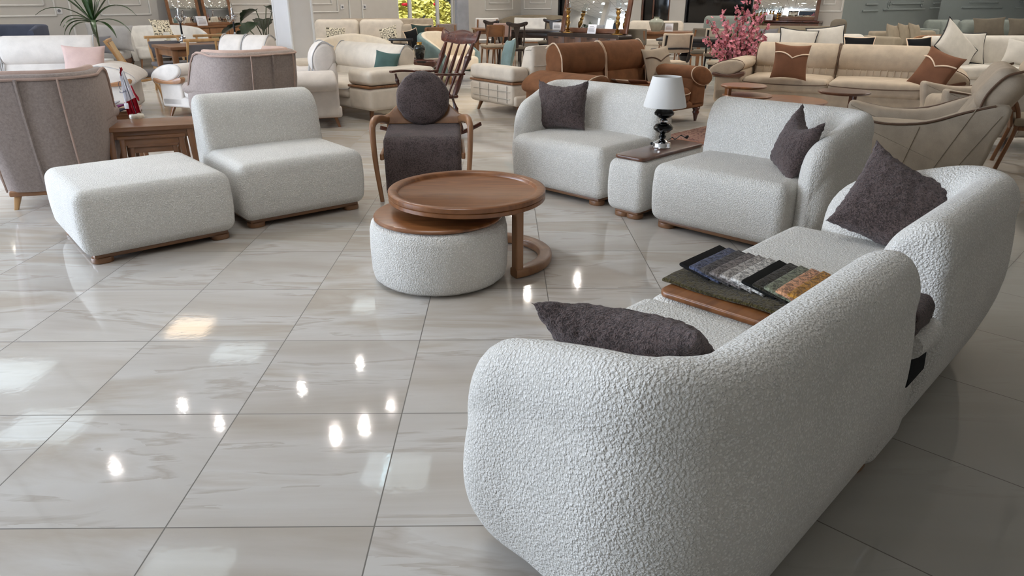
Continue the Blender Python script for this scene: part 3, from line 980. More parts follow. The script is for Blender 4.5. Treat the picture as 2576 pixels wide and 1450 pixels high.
sh = obj('lamp_shade', MB().rings(rg, False, False, closed=True), 'lampshade', lamp)
cordp = [(.045, .03, .03), (.07, .06, .012), (.10, .05, .008), (.135, .075, .010), (.165, .085, .012)]
cp = [(c.x - lp.x, c.y - lp.y, dz) for c, dz in ((gp(1680, 352, .445), .012), (gp(1690, 348, .44), .012), (gp(1697, 352, .44), .012), (gp(1710, 346, .44), .02), (gp(1721, 347, .45), .018))]
cd = obj('cord', MB().tube(spline([(.0, .05, .02)] + [(x, y, z) for x, y, z in cp], 5), .004, 6), 'black', lamp)
e_ = cp[-1]
obj('plug', MB().tube([(e_[0], e_[1], e_[2]), (e_[0] + .012, e_[1] + .004, e_[2]), (e_[0] + .022, e_[1] + .010, e_[2] + .008)], [.006, .011, .008], 8), 'black', cd)
obj('switch', MB().rbox((-.045, .055, .018), (.045, .02, .016), .006, 2, M_=T()), 'black', cd)

# ------------------------------------------------------------------ fabric samples on the near box
sw = [((104, 40), S(24, 22, 22)), ((60, 62), S(70, 76, 98)), ((0, 0), S(66, 62, 60)), ((0, 0), S(108, 100, 96)), ((0, 0), S(152, 146, 140)), ((0, 0), S(188, 184, 178)),
      ((0, 0), S(20, 20, 18)), ((0, 0), S(38, 34, 22)), ((0, 0), S(112, 116, 96)), ((0, 0), S(190, 140, 106)), ((0, 0), S(164, 116, 46)), ((0, 0), S(150, 96, 60))]
E_ = Vector((.70711, -.70711, 0))           # along the box towards its back
U_ = Vector((.70711, .70711, 0))
swl = ['black', 'slate blue', 'charcoal', 'dark grey', 'mid grey', 'pale grey', 'glossy black', 'dark olive', 'sage green', 'salmon', 'mustard', 'rust']
M['olive_fur'] = fur('olive_pile', S(62, 54, 24), 70)
lay = thing('fabric_sample_book', 'olive and black pile fabric sheet lying open on the wooden box under the samples', 'fabric sample', rowB(2.265, -1.31) + Vector((0, 0, .4315)), RB)
obj('sheet', MB().rbox((0, .27, .008), (.25, .54, .014), .006, 2, 10, fn=lambda x, y, z: (x, y, z + .004 * math.sin(y * 14))).rough(.003, 40), 'olive_fur', lay)
for k, nm in enumerate(swl):
    cm_ = fur('sample_%d' % k, sw[k][1], 75) if k not in (0, 6) else fabric('sample_%d' % k, sw[k][1])
    loc = rowB(2.37, -1.29 + .042 * k) + Vector((0, 0, .447))
    t = thing('fabric_swatch', '%s plush fabric sample fanned out on the wooden box' % nm, 'fabric sample', loc, RB, 'fanned fabric samples')
    mb = MB().rbox((0, .065, .010), (.30, .13, .013), .006, 3, 8, fn=lambda x, y, z: (x, y, z + .10 * max(0, (.065 - y) / .13) ** 1 * .28)).rough(.0015, 60, k)
    obj('sheet', mb, cm_, t)
for k, (nm, mt, dz) in enumerate((('dark brown pile fabric end hanging behind the near sofa', 'fur', .56), ('rolled white fabric end sticking out behind the near sofa', 'boucle', .475), ('black fabric end hanging behind the near sofa', 'black_fab', .44))):
    b_ = rowB(2.15 + .025 * k, (-.47, -.455, -.45)[k]) + Vector((0, 0, dz))
    if k == 1: tag(obj('fabric_roll', MB().tube([b_ + U_ * -.06 + E_ * 0, b_ + U_ * .10 + E_ * .01, b_ + U_ * .13 + E_ * .015], [.04, .045, .02], 12), mt), nm, 'fabric sample')
    elif k == 0: tag(obj('fabric_swatch', MB().rbox((0, 0, 0), (.18, .07, .09), .025, 3, 3, M_=T(b_.x, b_.y, b_.z, rz=R(45))).rough(.006, 40), mt), nm, 'fabric sample')
    else: tag(obj('fabric_swatch', MB().rbox((0, 0, 0), (.17, .02, .20), .008, 2, M_=T(b_.x, b_.y, b_.z, rz=R(45), rx=R(-4))), mt), nm, 'fabric sample')

# ------------------------------------------------------------------ wooden chair with fur seat
ch = thing('wooden_armchair', 'wooden armchair with a draped brown fur seat and a round fur back cushion', 'armchair', (-.60, 5.20, 0), R(4))
pr = [(.02, .06), (-.01, .30), (0, .41), (.03, .455), (.09, .475), (.35, .49), (.54, .50), (.56, .44), (.30, .36), (.12, .37), (.09, .33), (.10, .06)]
pr = [(a, b) for a, b in reversed(pr)]
obj('seat', MB().prism([(p_.x, p_.y) for p_ in spline([(a, b, 0) for a, b in pr], 3, closed=True)], -.285, .285, .03, 3, 10).rough(.005, 40), 'fur', ch)
for sx in (-1, 1):
    leg = spline([(sx * .315, -.02, .0), (sx * .345, -.01, .28), (sx * .355, 0, .50), (sx * .352, .03, .565), (sx * .335, .12, .585), (sx * .31, .28, .565), (sx * .29, .45, .53), (sx * .26, .56, .52)], 6)
    obj('arm', MB().sweep(leg, rrect(.055, .04, .016, 3), up=(sx, 0, .02), scale=[.75 + .35 * min(1, i / 14) for i in range(len(leg))]), 'oak', ch)
    obj('leg', MB().taper((sx * .27, .60, 0), (sx * .27, .52, .50), .032, .05), 'oak', ch)
    obj('rail', MB().rbox((sx * .30, .28, .33), (.03, .56, .05), .01, 2), 'oak', ch)
crest = [(-.34, .50), (.34, .50), (.345, .55), (.27, .575), (.20, .64), (.14, .72), (.0, .76), (-.14, .72), (-.20, .64), (-.27, .575), (-.345, .55)]
obj('back_panel', MB().prism(crest, .54, .565, .008, 2, axis='y', fn=lambda x, y, z: (x, y - .10 * (x / .34) ** 2 + .18 * (z - .5), z)), 'oak', ch, ang=60)
obj('back_cushion', MB().lathe([(0, -.055), (.15, -.05), (.195, -.03), (.207, 0), (.195, .03), (.15, .05), (0, .055)], 56, M_=T(0, .48, .69, rx=R(90 - 14))).rough(.005, 42), 'fur', ch)
# ------------------------------------------------------------------ builders for the furniture behind


def spl(pts, n=4): return [(p.x, p.y) for p in spline([(a, b, 0) for a, b in pts], n, closed=True)]


def ell(cx, cz, a, b, tilt=0, k=22):
    c, s = math.cos(tilt), math.sin(tilt); o = []
    for i in range(k):
        x, z = a * math.cos(2 * PI * i / k), b * math.sin(2 * PI * i / k)
        o.append((cx + x * c - z * s, cz + x * s + z * c))
    return o


def legs4(t, W, D, h, mat, x_in=.14, y_in=.10, w0=.05, w1=.03, splay=.04, n=2):
    for sx in (-1, 1):
        for yy, sy in ((y_in, -1), (D - y_in, 1)):
            x = sx * (W / 2 - x_in)
            obj('leg', MB().taper((x + sx * splay, yy + sy * splay, 0), (x, yy, h + .01), w1, w0), mat, t)


def seam(t, pts, mat, r=.006, name='piping'):
    return obj(name, MB().tube(spline(pts, 4), r, 5), mat, t)


def sofa(label, loc, rz, W, D, mat, seat_h=.42, back_h=.88, n=2, arm='roll', arm_w=.24, arm_h=.62, leg_h=.12, leg='oak', back='roll', pipe=None, cat='sofa', group=None,
         base_mat=None, trim=None, flute=False, arms=(1, 1), name='sofa', arm_len=None):
    """origin at the middle of the front edge on the floor, +y towards the back"""
    t = thing(name, label, cat, loc, rz, group)
    al = arm_w if arms[0] else 0; ar = arm_w if arms[1] else 0
    x0, x1 = -W / 2 + al, W / 2 - ar
    bz = leg_h
    obj('base', MB().rbox((0, D / 2, (bz + seat_h - .16) / 2), (W - .06, D - .04, seat_h - .16 - bz), .03, 3), base_mat or mat, t)
    if leg_h > .05:
        obj('plinth', MB().rbox((0, D / 2, bz + .01), (W - .10, D - .10, .03), .008, 1), leg, t)
        legs4(t, W, D, leg_h, leg)
    sw_ = (x1 - x0) / n
    sd = D - .24
    for i in range(n):
        xm = x0 + sw_ * (i + .5)
        fn = lambda x, y, z: (x, y, z + (.018 * (1 - (2 * x / sw_) ** 2) if z > 0 else 0))
        so = obj('seat_cushion', MB().rbox((xm, sd / 2 - .01, seat_h - .09), (sw_ - .006, sd, .18), .06, 4, 4, fn=fn), mat, t)
        if pipe: seam(so, [(xm - sw_ / 2 + .03, .05, seat_h - .03), (xm - sw_ / 2 + .05, -.012, seat_h - .06), (xm, -.016, seat_h - .075), (xm + sw_ / 2 - .05, -.012, seat_h - .06), (xm + sw_ / 2 - .03, .05, seat_h - .03)], pipe)
    bx0, bx1 = (x0, x1)
    bw = (bx1 - bx0) / n
    for i in range(n):
        a, b = bx0 + bw * i, bx0 + bw * (i + 1)
        if back == 'roll':
            low = [(D - .30, seat_h - .06), (D - .04, seat_h - .14), (D - .01, back_h - .2), (D - .16, back_h - .16), (D - .24, back_h - .24)]
            bo = obj('back_cushion', MB().prism(spl(low, 3), a + .003, b - .003, .035, 3, 3), mat, t)
            ho = obj('headrest', MB().prism(ell(D - .15, back_h - .14, .145, .19, R(-18)), a, b, .05, 4, 4), mat, t)
            if flute:
                mb = MB()
                for k in range(1, 12):
                    x = a + .05 + (b - a - .1) * k / 12
                    mb.tube([(x, D - .302, seat_h + .02), (x, D - .288, (seat_h + back_h - .24) / 2), (x, D - .262, back_h - .27)], .008, 5)
                obj('fluting', mb, mat, bo)
            if pipe:
                for x in (a + .012, b - .012):
                    seam(ho, [(x, D - .31, seat_h + .02), (x, D - .285, back_h - .24), (x, D - .262, back_h - .08), (x, D - .15, back_h + .05), (x, D - .02, back_h - .01)], pipe, .008)
        elif back == 'box':
            prof = spl([(D - .30, seat_h - .04), (D - .05, seat_h - .12), (D - .005, back_h - .05), (D - .06, back_h), (D - .16, back_h - .01), (D - .21, back_h - .07)], 3)
            bo = obj('back_cushion', MB().prism(prof, a + .003, b - .003, .05, 4, 3), mat, t)
            if pipe: seam(bo, [(a + .03, D - .305, seat_h + .02), (a + .03, D - .205, back_h - .06), ((a + b) / 2, D - .15, back_h + .004), (b - .03, D - .205, back_h - .06), (b - .03, D - .305, seat_h + .02)], pipe)
        elif back == 'round':
            prof = spl([(D - .32, seat_h - .04), (D - .08, seat_h - .12), (D - .0, back_h - .12), (D - .10, back_h), (D - .24, back_h - .02), (D - .30, back_h - .14)], 3)
            obj('back_cushion', MB().prism(prof, a + .003, b - .003, .11, 5, 3), mat, t)
    for sx, on in ((-1, arms[0]), (1, arms[1])):
        if not on: continue
        xm = sx * (W / 2 - arm_w / 2)
        AL = arm_len or D - .06
        if arm == 'roll':
            side = obj('arm', MB().rbox((xm, AL / 2 + .02, (bz + arm_h - .1) / 2 + .0), (arm_w - .05, AL, arm_h - .1 - bz), .04, 3, 2), mat, t)
            prof = ell(xm + sx * .03, arm_h - .09, arm_w * .62, .105, R(-14) * sx)
            ro = obj('arm_pad', MB().prism(prof, -.01, AL, .035, 4, 2, axis='y'), mat, t)
            if pipe: seam(ro, [(p, .018, q) for p, q in prof[::2] + prof[:1]], pipe)
            if trim:
                obj('arm_bracket', MB().prism(spl([(xm - arm_w * .4, arm_h - .20), (xm + arm_w * .45, arm_h - .20), (xm + arm_w * .55, arm_h - .12), (xm, arm_h - .17), (xm - arm_w * .5, arm_h - .14)], 3), -.03, .05, .01, 2, axis='y'), trim, t)
        elif arm == 'box':
            obj('arm', MB().rbox((xm, AL / 2, (bz + arm_h) / 2), (arm_w, AL, arm_h - bz), .05, 4, 2), mat, t)
        elif arm == 'slab':                     # low block arm with a wooden line around it
            obj('arm', MB().rbox((xm, AL / 2, (bz + arm_h - .20) / 2), (arm_w, AL, arm_h - .20 - bz), .05, 4, 2), mat, t)
            obj('arm_trim', MB().rbox((xm, AL / 2 - .005, arm_h - .19), (arm_w - .01, AL, .03), .01, 2), trim or 'table_wood', t)
            obj('arm_pad', MB().rbox((xm, AL / 2, arm_h - .085), (arm_w + .01, AL, .18), .06, 4, 2), mat, t)
    return t


def pil(label, mat, w_, h, t_, loc, rz=0, rx=R(-15), ry=0, pipe=None, group=None, cat='cushion', name='throw_pillow', band=None, n=16):
    t = thing(name, label, cat, loc, rz, group, rx, ry)
    obj('cover', MB().pillow(w_, h, t_, n, .07), mat, t)
    if pipe:
        e = []
        for u, v in [(-1, -1), (-.5, -1), (0, -1), (.5, -1), (1, -1), (1, -.5), (1, 0), (1, .5), (1, 1), (.5, 1), (0, 1), (-.5, 1), (-1, 1), (-1, .5), (-1, 0), (-1, -.5)]:
            e.append((w_ / 2 * u * (1 - .07 * (1 - v * v) * 1.6 * abs(u)), 0, h / 2 * v * (1 - .07 * (1 - u * u) * 1.6 * abs(v)) + h / 2))
        obj('piping', MB().tube(e, .011, 6, closed=True), pipe, t)
    if band:
        f = lambda u, v: (w_ / 2 * u, -t_ / 2 * max(.02, (1 - u * u) * (1 - v * v)) ** .42 - .004, h / 2 * v + h / 2)
        obj('piping', MB().tube([f(-.92 + .92 * i / 8, .42 + .05 * math.sin(PI * i / 8) - .30 * (i / 8) ** 2) for i in range(9)] + [f(.92 * i / 8, .12 + .30 * (i / 8) + .06 * math.sin(PI * i / 8)) for i in range(1, 9)], .008, 6), band, t)
    return t


def shell(path, Hf, z0=.14, th=.09, flare=.12, bulge=.02):
    P = [Vector((p[0], p[1], 0)) for p in path]
    s = [0]
    for i in range(1, len(P)): s.append(s[-1] + (P[i] - P[i - 1]).length)
    rg = []; top = []
    for i, p in enumerate(P):
        t = (P[min(i + 1, len(P) - 1)] - P[max(i - 1, 0)]).normalized(); n = Vector((-t.y, t.x, 0))
        H = Hf(s[i] / s[-1]); h = th / 2
        sec = [(-h, z0), (h, z0), (h + bulge, z0 + (H - z0) * .33), (h + bulge, z0 + (H - z0) * .66), (h, H - .03), (h * .5, H - .005), (0, H), (-h * .6, H - .006), (-h, H - .035), (-h, z0 + (H - z0) * .6), (-h, z0 + (H - z0) * .3)]
        rg.append([p + n * (a + flare * (z - z0)) + Vector((0, 0, z)) for a, z in sec])
        top.append(tuple(p + n * (h + .004 + flare * (H - .03 - z0)) + Vector((0, 0, H - .03))))
    return MB().rings(rg), top


def uplan(w_, d, r, y0=.1, n=8):
    """U-shaped plan path: left front -> back -> right front"""
    pts = [(-w_ / 2, y0), (-w_ / 2, (y0 + d - r) / 2), (-w_ / 2, d - r)]
    pts += [(-w_ / 2 + r - r * math.cos(R(90 * i / n)), d - r + r * math.sin(R(90 * i / n))) for i in range(1, n + 1)]
    pts += [(-w_ / 4 + r / 2, d), (0, d), (w_ / 4 - r / 2, d)]
    pts += [(w_ / 2 - r + r * math.sin(R(90 * i / n)), d - r + r * math.cos(R(90 * i / n))) for i in range(0, n + 1)]
    pts += [(w_ / 2, (y0 + d - r) / 2), (w_ / 2, y0)]
    return pts


def tub_chair(label, loc, rz, mat, mat2=None, w_=.72, d=.74, back=.84, front=.56, seat_h=.43, leg='oak', legh=.16, flare=.12, r=.24, name='armchair', pipe=None, shoulder=.30, group=None, cat='armchair'):
    t = thing(name, label, cat, loc, rz, group)

    def Hf(u):
        q = abs(u - .5) * 2
        return front + (back - front) * (1 - max(0, min(1, (q - shoulder) / (1 - shoulder))) ** 1.6)
    mb, top = shell(uplan(w_, d, r), Hf, legh, .10, flare)
    so = obj('backrest', mb, mat2 or mat, t, ang=70)
    if mat2:
        mb2, _ = shell([(x * .9, .05 + y * .9) for x, y in uplan(w_, d, r)], lambda u: Hf(u) + .008, legh + .15, .08, flare)
        obj('inner_back', mb2, mat, t, ang=70)
    if pipe: seam(so, top[::2] + [top[-1]], pipe, .008)
    obj('seat', MB().rbox((0, d * .44, seat_h - .11), (w_ - .08, d * .86, .22), .06, 4, 3), mat, t)
    legs4(t, w_, d, legh + .02, leg, .10, .10, .045, .025, .03)
    return t


def frame_table(label, loc, rz, W, D, h, mat, top=.03, leg=.05, apron=.07, name='table', cat='table', group=None, splay=0, mat_leg=None):
    t = thing(name, label, cat, loc, rz, group)
    obj('table_top', MB().rbox((0, 0, h - top / 2), (W, D, top), .006, 2), mat, t)
    for sx in (-1, 1):
        for sy in (-1, 1):
            x, y = sx * (W / 2 - leg * .8), sy * (D / 2 - leg * .8)
            obj('leg', MB().taper((x + sx * splay, y + sy * splay, 0), (x, y, h - top), leg * .7, leg), mat_leg or mat, t)
    if apron:
        mb = MB()
        for sy in (-1, 1): mb.rbox((0, sy * (D / 2 - leg * .8), h - top - apron / 2), (W - 2 * leg, .022, apron), .004, 1)
        for sx in (-1, 1): mb.rbox((sx * (W / 2 - leg * .8), 0, h - top - apron / 2), (.022, D - 2 * leg, apron), .004, 1)
        obj('apron', mb, mat_leg or mat, t)
    return t


def dining_chair(label, loc, rz, frame, seat, back='pad', back_mat=None, h=.86, w_=.46, d=.46, sh=.46, group=None, name='dining_chair', arms=False):
    """origin under the front edge, +y towards the back"""
    t = thing(name, label, 'chair', loc, rz, group)
    obj('seat', MB().rbox((0, d / 2, sh - .035), (w_, d, .07), .03, 3, 2), seat, t)
    obj('seat_frame', MB().rbox((0, d / 2, sh - .09), (w_ - .05, d - .05, .04), .008, 1), frame, t)
    lean = .10
    for sx in (-1, 1):
        obj('leg', MB().taper((sx * (w_ / 2 - .02), .02, 0), (sx * (w_ / 2 - .05), .05, sh - .08), .026, .04), frame, t)
        x = sx * (w_ / 2 - .04)
        obj('leg', MB().sweep(spline([(x * 1.06, d + .05, 0), (x, d - .03, sh - .06), (x, d + lean * .3, sh + .14), (x * .96, d + lean, h - .02)], 4), rrect(.034, .034, .01, 2), up=(1, 0, .01)), frame, t)
    bm = back_mat or seat
    if back == 'pad':
        obj('backrest', MB().rbox((0, 0, 0), (w_, .05, .30), .024, 4, 5, fn=lambda x, y, z: (x, y - .5 * x * x + .02, z), M_=T(0, d + .055, h - .14, rx=R(-10))), bm, t)
    elif back == 'plate':
        obj('backrest', MB().prism(rrect(w_ - .02, .26, .05, 4), -.010, .010, .004, 2, axis='y', fn=lambda x, y, z: (x, y - .35 * x * x, z), M_=T(0, d + .05, h - .13, rx=R(-10))), bm, t)
    elif back == 'framed':
        obj('backrest', MB().rbox((0, 0, 0), (w_ - .06, .035, h - sh - .12), .015, 3, 2, M_=T(0, d + .045, (h + sh) / 2 - .01, rx=R(-10))), bm, t)
        obj('top_rail', MB().rbox((0, d + .095, h - .01), (w_ + .02, .032, .045), .014, 3), frame, t)
    elif back == 'splat':
        obj('top_rail', MB().prism(spl([(-w_ / 2, h - .06), (0, h - .10), (w_ / 2, h - .06), (w_ / 2 + .01, h + .015), (0, h - .02), (-w_ / 2 - .01, h + .015)], 4), d + .075, d + .10, .006, 2, axis='y'), frame, t)
        obj('splat', MB().prism(spl([(-.05, sh - .02), (.05, sh - .02), (.025, sh + .18), (.07, h - .07), (-.07, h - .07), (-.025, sh + .18)], 4), d + .03, d + .05, .004, 1, axis='y', fn=lambda x, y, z: (x, y + .10 * (z - sh - .1), z)), frame, t)
    if arms:
        obj('back_band', MB().sweep(spline([(-w_ / 2 - .05, .12, .64), (-w_ / 2 - .04, d - .05, .66), (0, d + .13, .68), (w_ / 2 + .04, d - .05, .66), (w_ / 2 + .05, .12, .64)], 6), rrect(.04, .03, .01, 2)), frame, t)
    return t


def card(label, loc, rz, w_=.14, h=.10, lean=R(-14), mat='card'):
    t = thing('price_card', label, 'price card', loc, rz)
    cb = obj('card', MB().rbox((0, 0, h / 2), (w_, .004, h), .0015, 1, M_=T(rx=lean)), mat, t)
    mb = MB()
    for k, ww in enumerate((.5, .62, .4, .55)):
        mb.rbox((-(.62 - ww) * w_ / 2, -.0028, h * (.78 - .16 * k)), (ww * w_, .001, h * .045), .0003, 1, M_=T(rx=lean))
    obj('writing', mb, 'ink', cb)
    obj('stand', MB().rbox((0, .02, h * .3), (w_ * .7, .003, h * .62), .001, 1, M_=T(rx=R(22))), mat, t)
    return t
# ------------------------------------------------------------------ left side of the shop


def wing_chair(label, loc, rz, mat, mat2, W=.74):
    """high-backed chair with wings, origin under the front edge; seen from behind in the photograph"""
    t = thing('wing_chair', label, 'armchair', loc, rz, 'mauve wing chairs')

    def Hf(u):
        q = abs(u - .5) * 2
        return .94 if q < .74 else .94 - .36 * min(1, (q - .74) / .22) ** 1.1
    path = uplan(W, .78, .16, .10)
    mb, top = shell(path, Hf, .13, .10, .13, .025)
    so = obj('backrest', mb, mat, t, ang=75)
    seam(so, top, 'mauve_warm', .010)
    yb = .78 + .05
    for x in (0, -.25, .25):
        pts = [(x, yb + .006 + .13 * (z - .13) + .025 * math.sin(PI * min(1, max(0, (z - .13) / .8))) ** .5, z) for z in (.14, .25, .4, .6, .8, .91)]
        seam(so, pts, 'mauve_warm' if x else mat, .007 if x else .012)
    mb2, _ = shell([(x * .88, .07 + y * .88) for x, y in path], lambda u: Hf(u) + .02, .3, .09, .13, .02)
    obj('inner_back', mb2, mat2, t, ang=75)
    obj('seat', MB().rbox((0, .36, .34), (W - .10, .66, .20), .06, 4, 3), mat2, t)
    for sx in (-1, 1): obj('arm_pad', MB().prism(ell(sx * (W / 2 + .06), .58, .075, .06), .04, .55, .03, 3, axis='y'), mat, t)
    obj('base', MB().rbox((0, .43, .115), (W - .02, .76, .04), .012, 2), 'oak', t)
    legs4(t, W, .82, .11, 'oak_light', .06, .06, .05, .028, .03)
    return t


a = gp(40, 465, .12); q1 = gp(112, 448, .12)
wc = wing_chair('mauve wing chair seen from behind at the left edge, beside the wooden nest tables', (-3.50, 5.78, 0), R(-164), 'mauve', 'mauve_warm', .54)
wc2 = wing_chair('mauve wing chair behind the armless white sofa, facing away', (-3.02, 7.72, 0), R(-124), 'mauve', 'mauve_warm', .62)

# nest of tables with the flag
e1, e2 = gp(276, 323, .5), gp(455, 312, .5)
ang = math.atan2(e2.y - e1.y, e2.x - e1.x)
ang = R(20)
d_ = Vector((math.cos(ang), math.sin(ang), 0)); n_ = Vector((-d_.y, d_.x, 0))
mid = Vector((e1.x, e1.y, 0)) + d_ * .27 + n_ * .22
frame_table('wooden nest table carrying the small flag, behind the ottoman', mid, ang, .64, .44, .5, 'table_wood', .035, .05, .06, 'nest_table', 'side table', splay=.02)
frame_table('middle wooden nest table pushed under the one with the flag', mid - n_ * .035, ang, .48, .36, .43, 'table_wood', .025, .04, .05, 'nest_table', 'side table', splay=.015)
frame_table('smallest wooden nest table, innermost under the one with the flag', mid - n_ * .05, ang, .36, .29, .36, 'table_wood', .022, .035, .045, 'nest_table', 'side table', splay=.012)
fl = gp(345, 297, .5)
fg = thing('desk_flag', 'small white and red satin flag on a marble stand', 'flag', (fl.x, fl.y, .5))
obj('base', MB().lathe([(0, 0), (.055, 0), (.058, .01), (.055, .028), (.05, .032), (0, .033)], 28), 'onyx', fg)
obj('pole', MB().tube([(0, 0, .03), (-.03, 0, .20), (-.062, 0, .40)], .004, 8), 'silver', fg)


def flag_piece(z0, z1, w0, w1, y=0):
    rg = []
    n = 14
    for j in range(n + 1):
        u = j / n; z = z0 + (z1 - z0) * u; w_ = w0 + (w1 - w0) * u
        xp = -.062 * (z - .03) / .37
        rg.append([(xp + .006 - w_ * k / 10 + .0 * k, y + .016 * math.sin(k * 1.5 + u * 2) * (1 - .4 * u), z - .04 * (k / 10) * (1 - u * .3)) for k in range(-5, 11)])
    vs = [p for r_ in rg for p in r_] + [(p[0], p[1] + .002, p[2]) for r_ in rg for p in r_]
    m_ = 16; fs = []
    o = (n + 1) * m_
    for j in range(n):
        for k in range(m_ - 1):
            q = (j * m_ + k, j * m_ + k + 1, (j + 1) * m_ + k + 1, (j + 1) * m_ + k)
            fs.append(q); fs.append(tuple(i + o for i in reversed(q)))
    return MB().add(vs, fs)


fo = obj('cloth', flag_piece(.15, .365, .066, .018), 'flag_white', fg)
obj('border', flag_piece(.035, .15, .072, .066), 'flag_red', fo)
obj('border', flag_piece(.362, .39, .014, .010), 'flag_red', fo)
obj('fringe', MB().tube([(.012, -.02, .26), (.03, -.025, .20), (.045, -.02, .165), (.05, -.015, .14)], [.006, .008, .010, .006], 6), 'flag_red', fo)
mb = MB()
for x, z, w_, h in ((-.075, .205, .030, .004), (-.06, .214, .004, .016), (-.048, .212, .014, .004), (-.036, .217, .004, .018), (-.085, .212, .004, .012)):
    mb.rbox((x, -.022, z), (w_, .002, h), .0008, 1)
mb.tube([(-.088 + .018 * math.cos(R(a_)) + .02, -.02, .26 + .035 * math.sin(R(a_))) for a_ in range(100, 262, 18)], .002, 5)
obj('lettering', mb, plain('navy_ink', S(40, 48, 80), .6), fo)
obj('patch', MB().rbox((-.055, -.024, .10), (.035, .003, .045), .001, 1, M_=T()), 'flag_white', fo)

# second nest of tables with samples, half hidden by the near wing chair
n0 = gp(262, 283, .5)
frame_table('wooden nest table with a pile of fabric samples, beyond the flag table', (n0.x - .12, n0.y + .18, 0), R(20), .62, .42, .5, 'table_wood', .03, .05, .06, 'nest_table', 'side table')
for k, (nm, c) in enumerate((('white', S(206, 204, 206)), ('pale grey', S(170, 170, 176)), ('plum', S(110, 50, 92)), ('charcoal', S(44, 44, 52)))):
    t = thing('fabric_swatch', '%s fabric sample in the pile behind the flag' % nm, 'fabric sample', (n0.x - .10 + .05 * k, n0.y + .06 - .02 * k, .502 + .022 * (3 - k)), R(20 - 6 * k), 'fabric samples behind the flag')
    obj('sheet', MB().rbox((0, 0, .010), (.30, .16, .016), .007, 2, 5, fn=lambda x, y, z: (x, y, z + .02 * (x / .15) ** 2)), fabric('pile_%d' % k, c), t)

# cream sofas
loc, rz = face(gp(20, 262, .30), gp(352, 250, .30))
P_ = Vector((-4.62, 9.05, 0)); rz = R(16); ex = Vector((math.cos(rz), math.sin(rz), 0))
sofa('cream three-seat sofa with rolled arms at the left, a pink cushion on it', P_ - ex * 1.55 + Vector((0, 0, 0)), rz, 3.1, 1.0, 'cream', .40, .93, 2, 'roll', .46, .62, .10, 'oak', 'roll', pipe='grey', trim='oak')
pk = gp(212, 208, .43)
pil('square dusty pink cushion on the cream sofa at the left', 'pink', .50, .48, .15, (pk.x, pk.y + .05, .42), R(18), R(-22), R(2))
P1, P2 = Vector((-4.40, 9.35, 0)), Vector((-3.00, 8.78, 0))
loc, rz = face(P1, P2)
sofa('cream rolled-arm sofa left of the column, tilted towards the armless white seat', loc, rz, 1.6, 1.0, 'cream', .41, .93, 2, 'roll', .42, .62, .12, 'oak', 'roll', pipe='grey', trim='oak')

sofa('cream rolled-arm armchair facing left, behind the armless white seat', (-2.92, 8.60, 0), R(-70), 1.02, .94, 'cream', .41, .90, 1, 'roll', .30, .62, .12, 'oak', 'roll', pipe='grey', trim='oak', cat='armchair', name='armchair')
# grey sofa with a rolled blanket-like back pillow
g0 = gp(325, 130, .40)
gs_ = Vector((g0.x, g0.y, 0))
t = sofa('grey velvet day sofa with a wooden plinth behind the cream sofa at the left', gs_ + Vector((-1.1, -.15, 0)), R(10), 1.9, .9, 'grey', .40, .62, 1, 'none', .1, .5, .12, 'walnut_dark', 'box', arms=(0, 0), base_mat='walnut_dark')
ga = gp(313, 128, .42)
obj('arm', MB().rbox((.72, .62, .56), (.2, .22, .42), .03, 3), 'grey_dark', t)
pb = gp(262, 128, .42)
pil('long grey velvet back pillow standing on the grey day sofa', 'grey', .95, .52, .24, (pb.x, pb.y + .25, .42), R(6), R(-10), R(4), n=22)
pb = gp(250, 118, .55)
pil('small dark grey cushion in front of the long grey pillow', 'grey_dark', .40, .36, .12, (pb.x, pb.y, .42), R(14), R(-25), R(0))
# navy armchair by the wall
n1 = gd(45, 50, 13.6)
tub_chair('navy velvet armchair with a square back by the panelled wall', (n1.x, 12.9, 0), R(10), 'navy', None, .86, .78, .98, .9, .44, r=.10, shoulder=.75)

# tall strap-leaved plant
dp = gd(245, 110, 13.4)
pt = thing('potted_dracaena', 'strap-leaved green pot plant by the panelled wall on the left', 'plant', (dp.x, dp.y, 0))
obj('pot', MB().lathe([(0, 0), (.15, 0), (.20, .36), (.21, .40), (.19, .40), (.17, .36), (0, .35)], 28), 'pot_white', pt)
obj('stem', MB().tube([(0, 0, .34), (.01, 0, .7), (0, 0, 1.02)], [.035, .03, .05], 8), 'stem', pt)


def strap(p0, dirs, L, droop, w_, seg=10):
    """one long leaf with a folded midrib"""
    d = Vector((math.cos(dirs[0]) * math.cos(dirs[1]), math.sin(dirs[0]) * math.cos(dirs[1]), math.sin(dirs[1])))
    p = Vector(p0); rg = []
    for i in range(seg + 1):
        u = i / seg
        side = d.cross(Vector((0, 0, 1)))
        if side.length < 1e-3: side = Vector((1, 0, 0))
        side.normalize(); up = side.cross(d)
        ww = w_ * (.45 + 1.2 * u - 1.6 * u * u if u < .5 else .65 * (1 - ((u - .5) / .5) ** 1.6)) + .002
        rg.append([p - side * ww + up * ww * .25, p - up * .004, p + side * ww + up * ww * .25, p + up * .004])
        p = p + d * (L / seg)
        d = (d + Vector((0, 0, -droop * (.4 + u) / seg))).normalized()
    return MB().rings(rg)


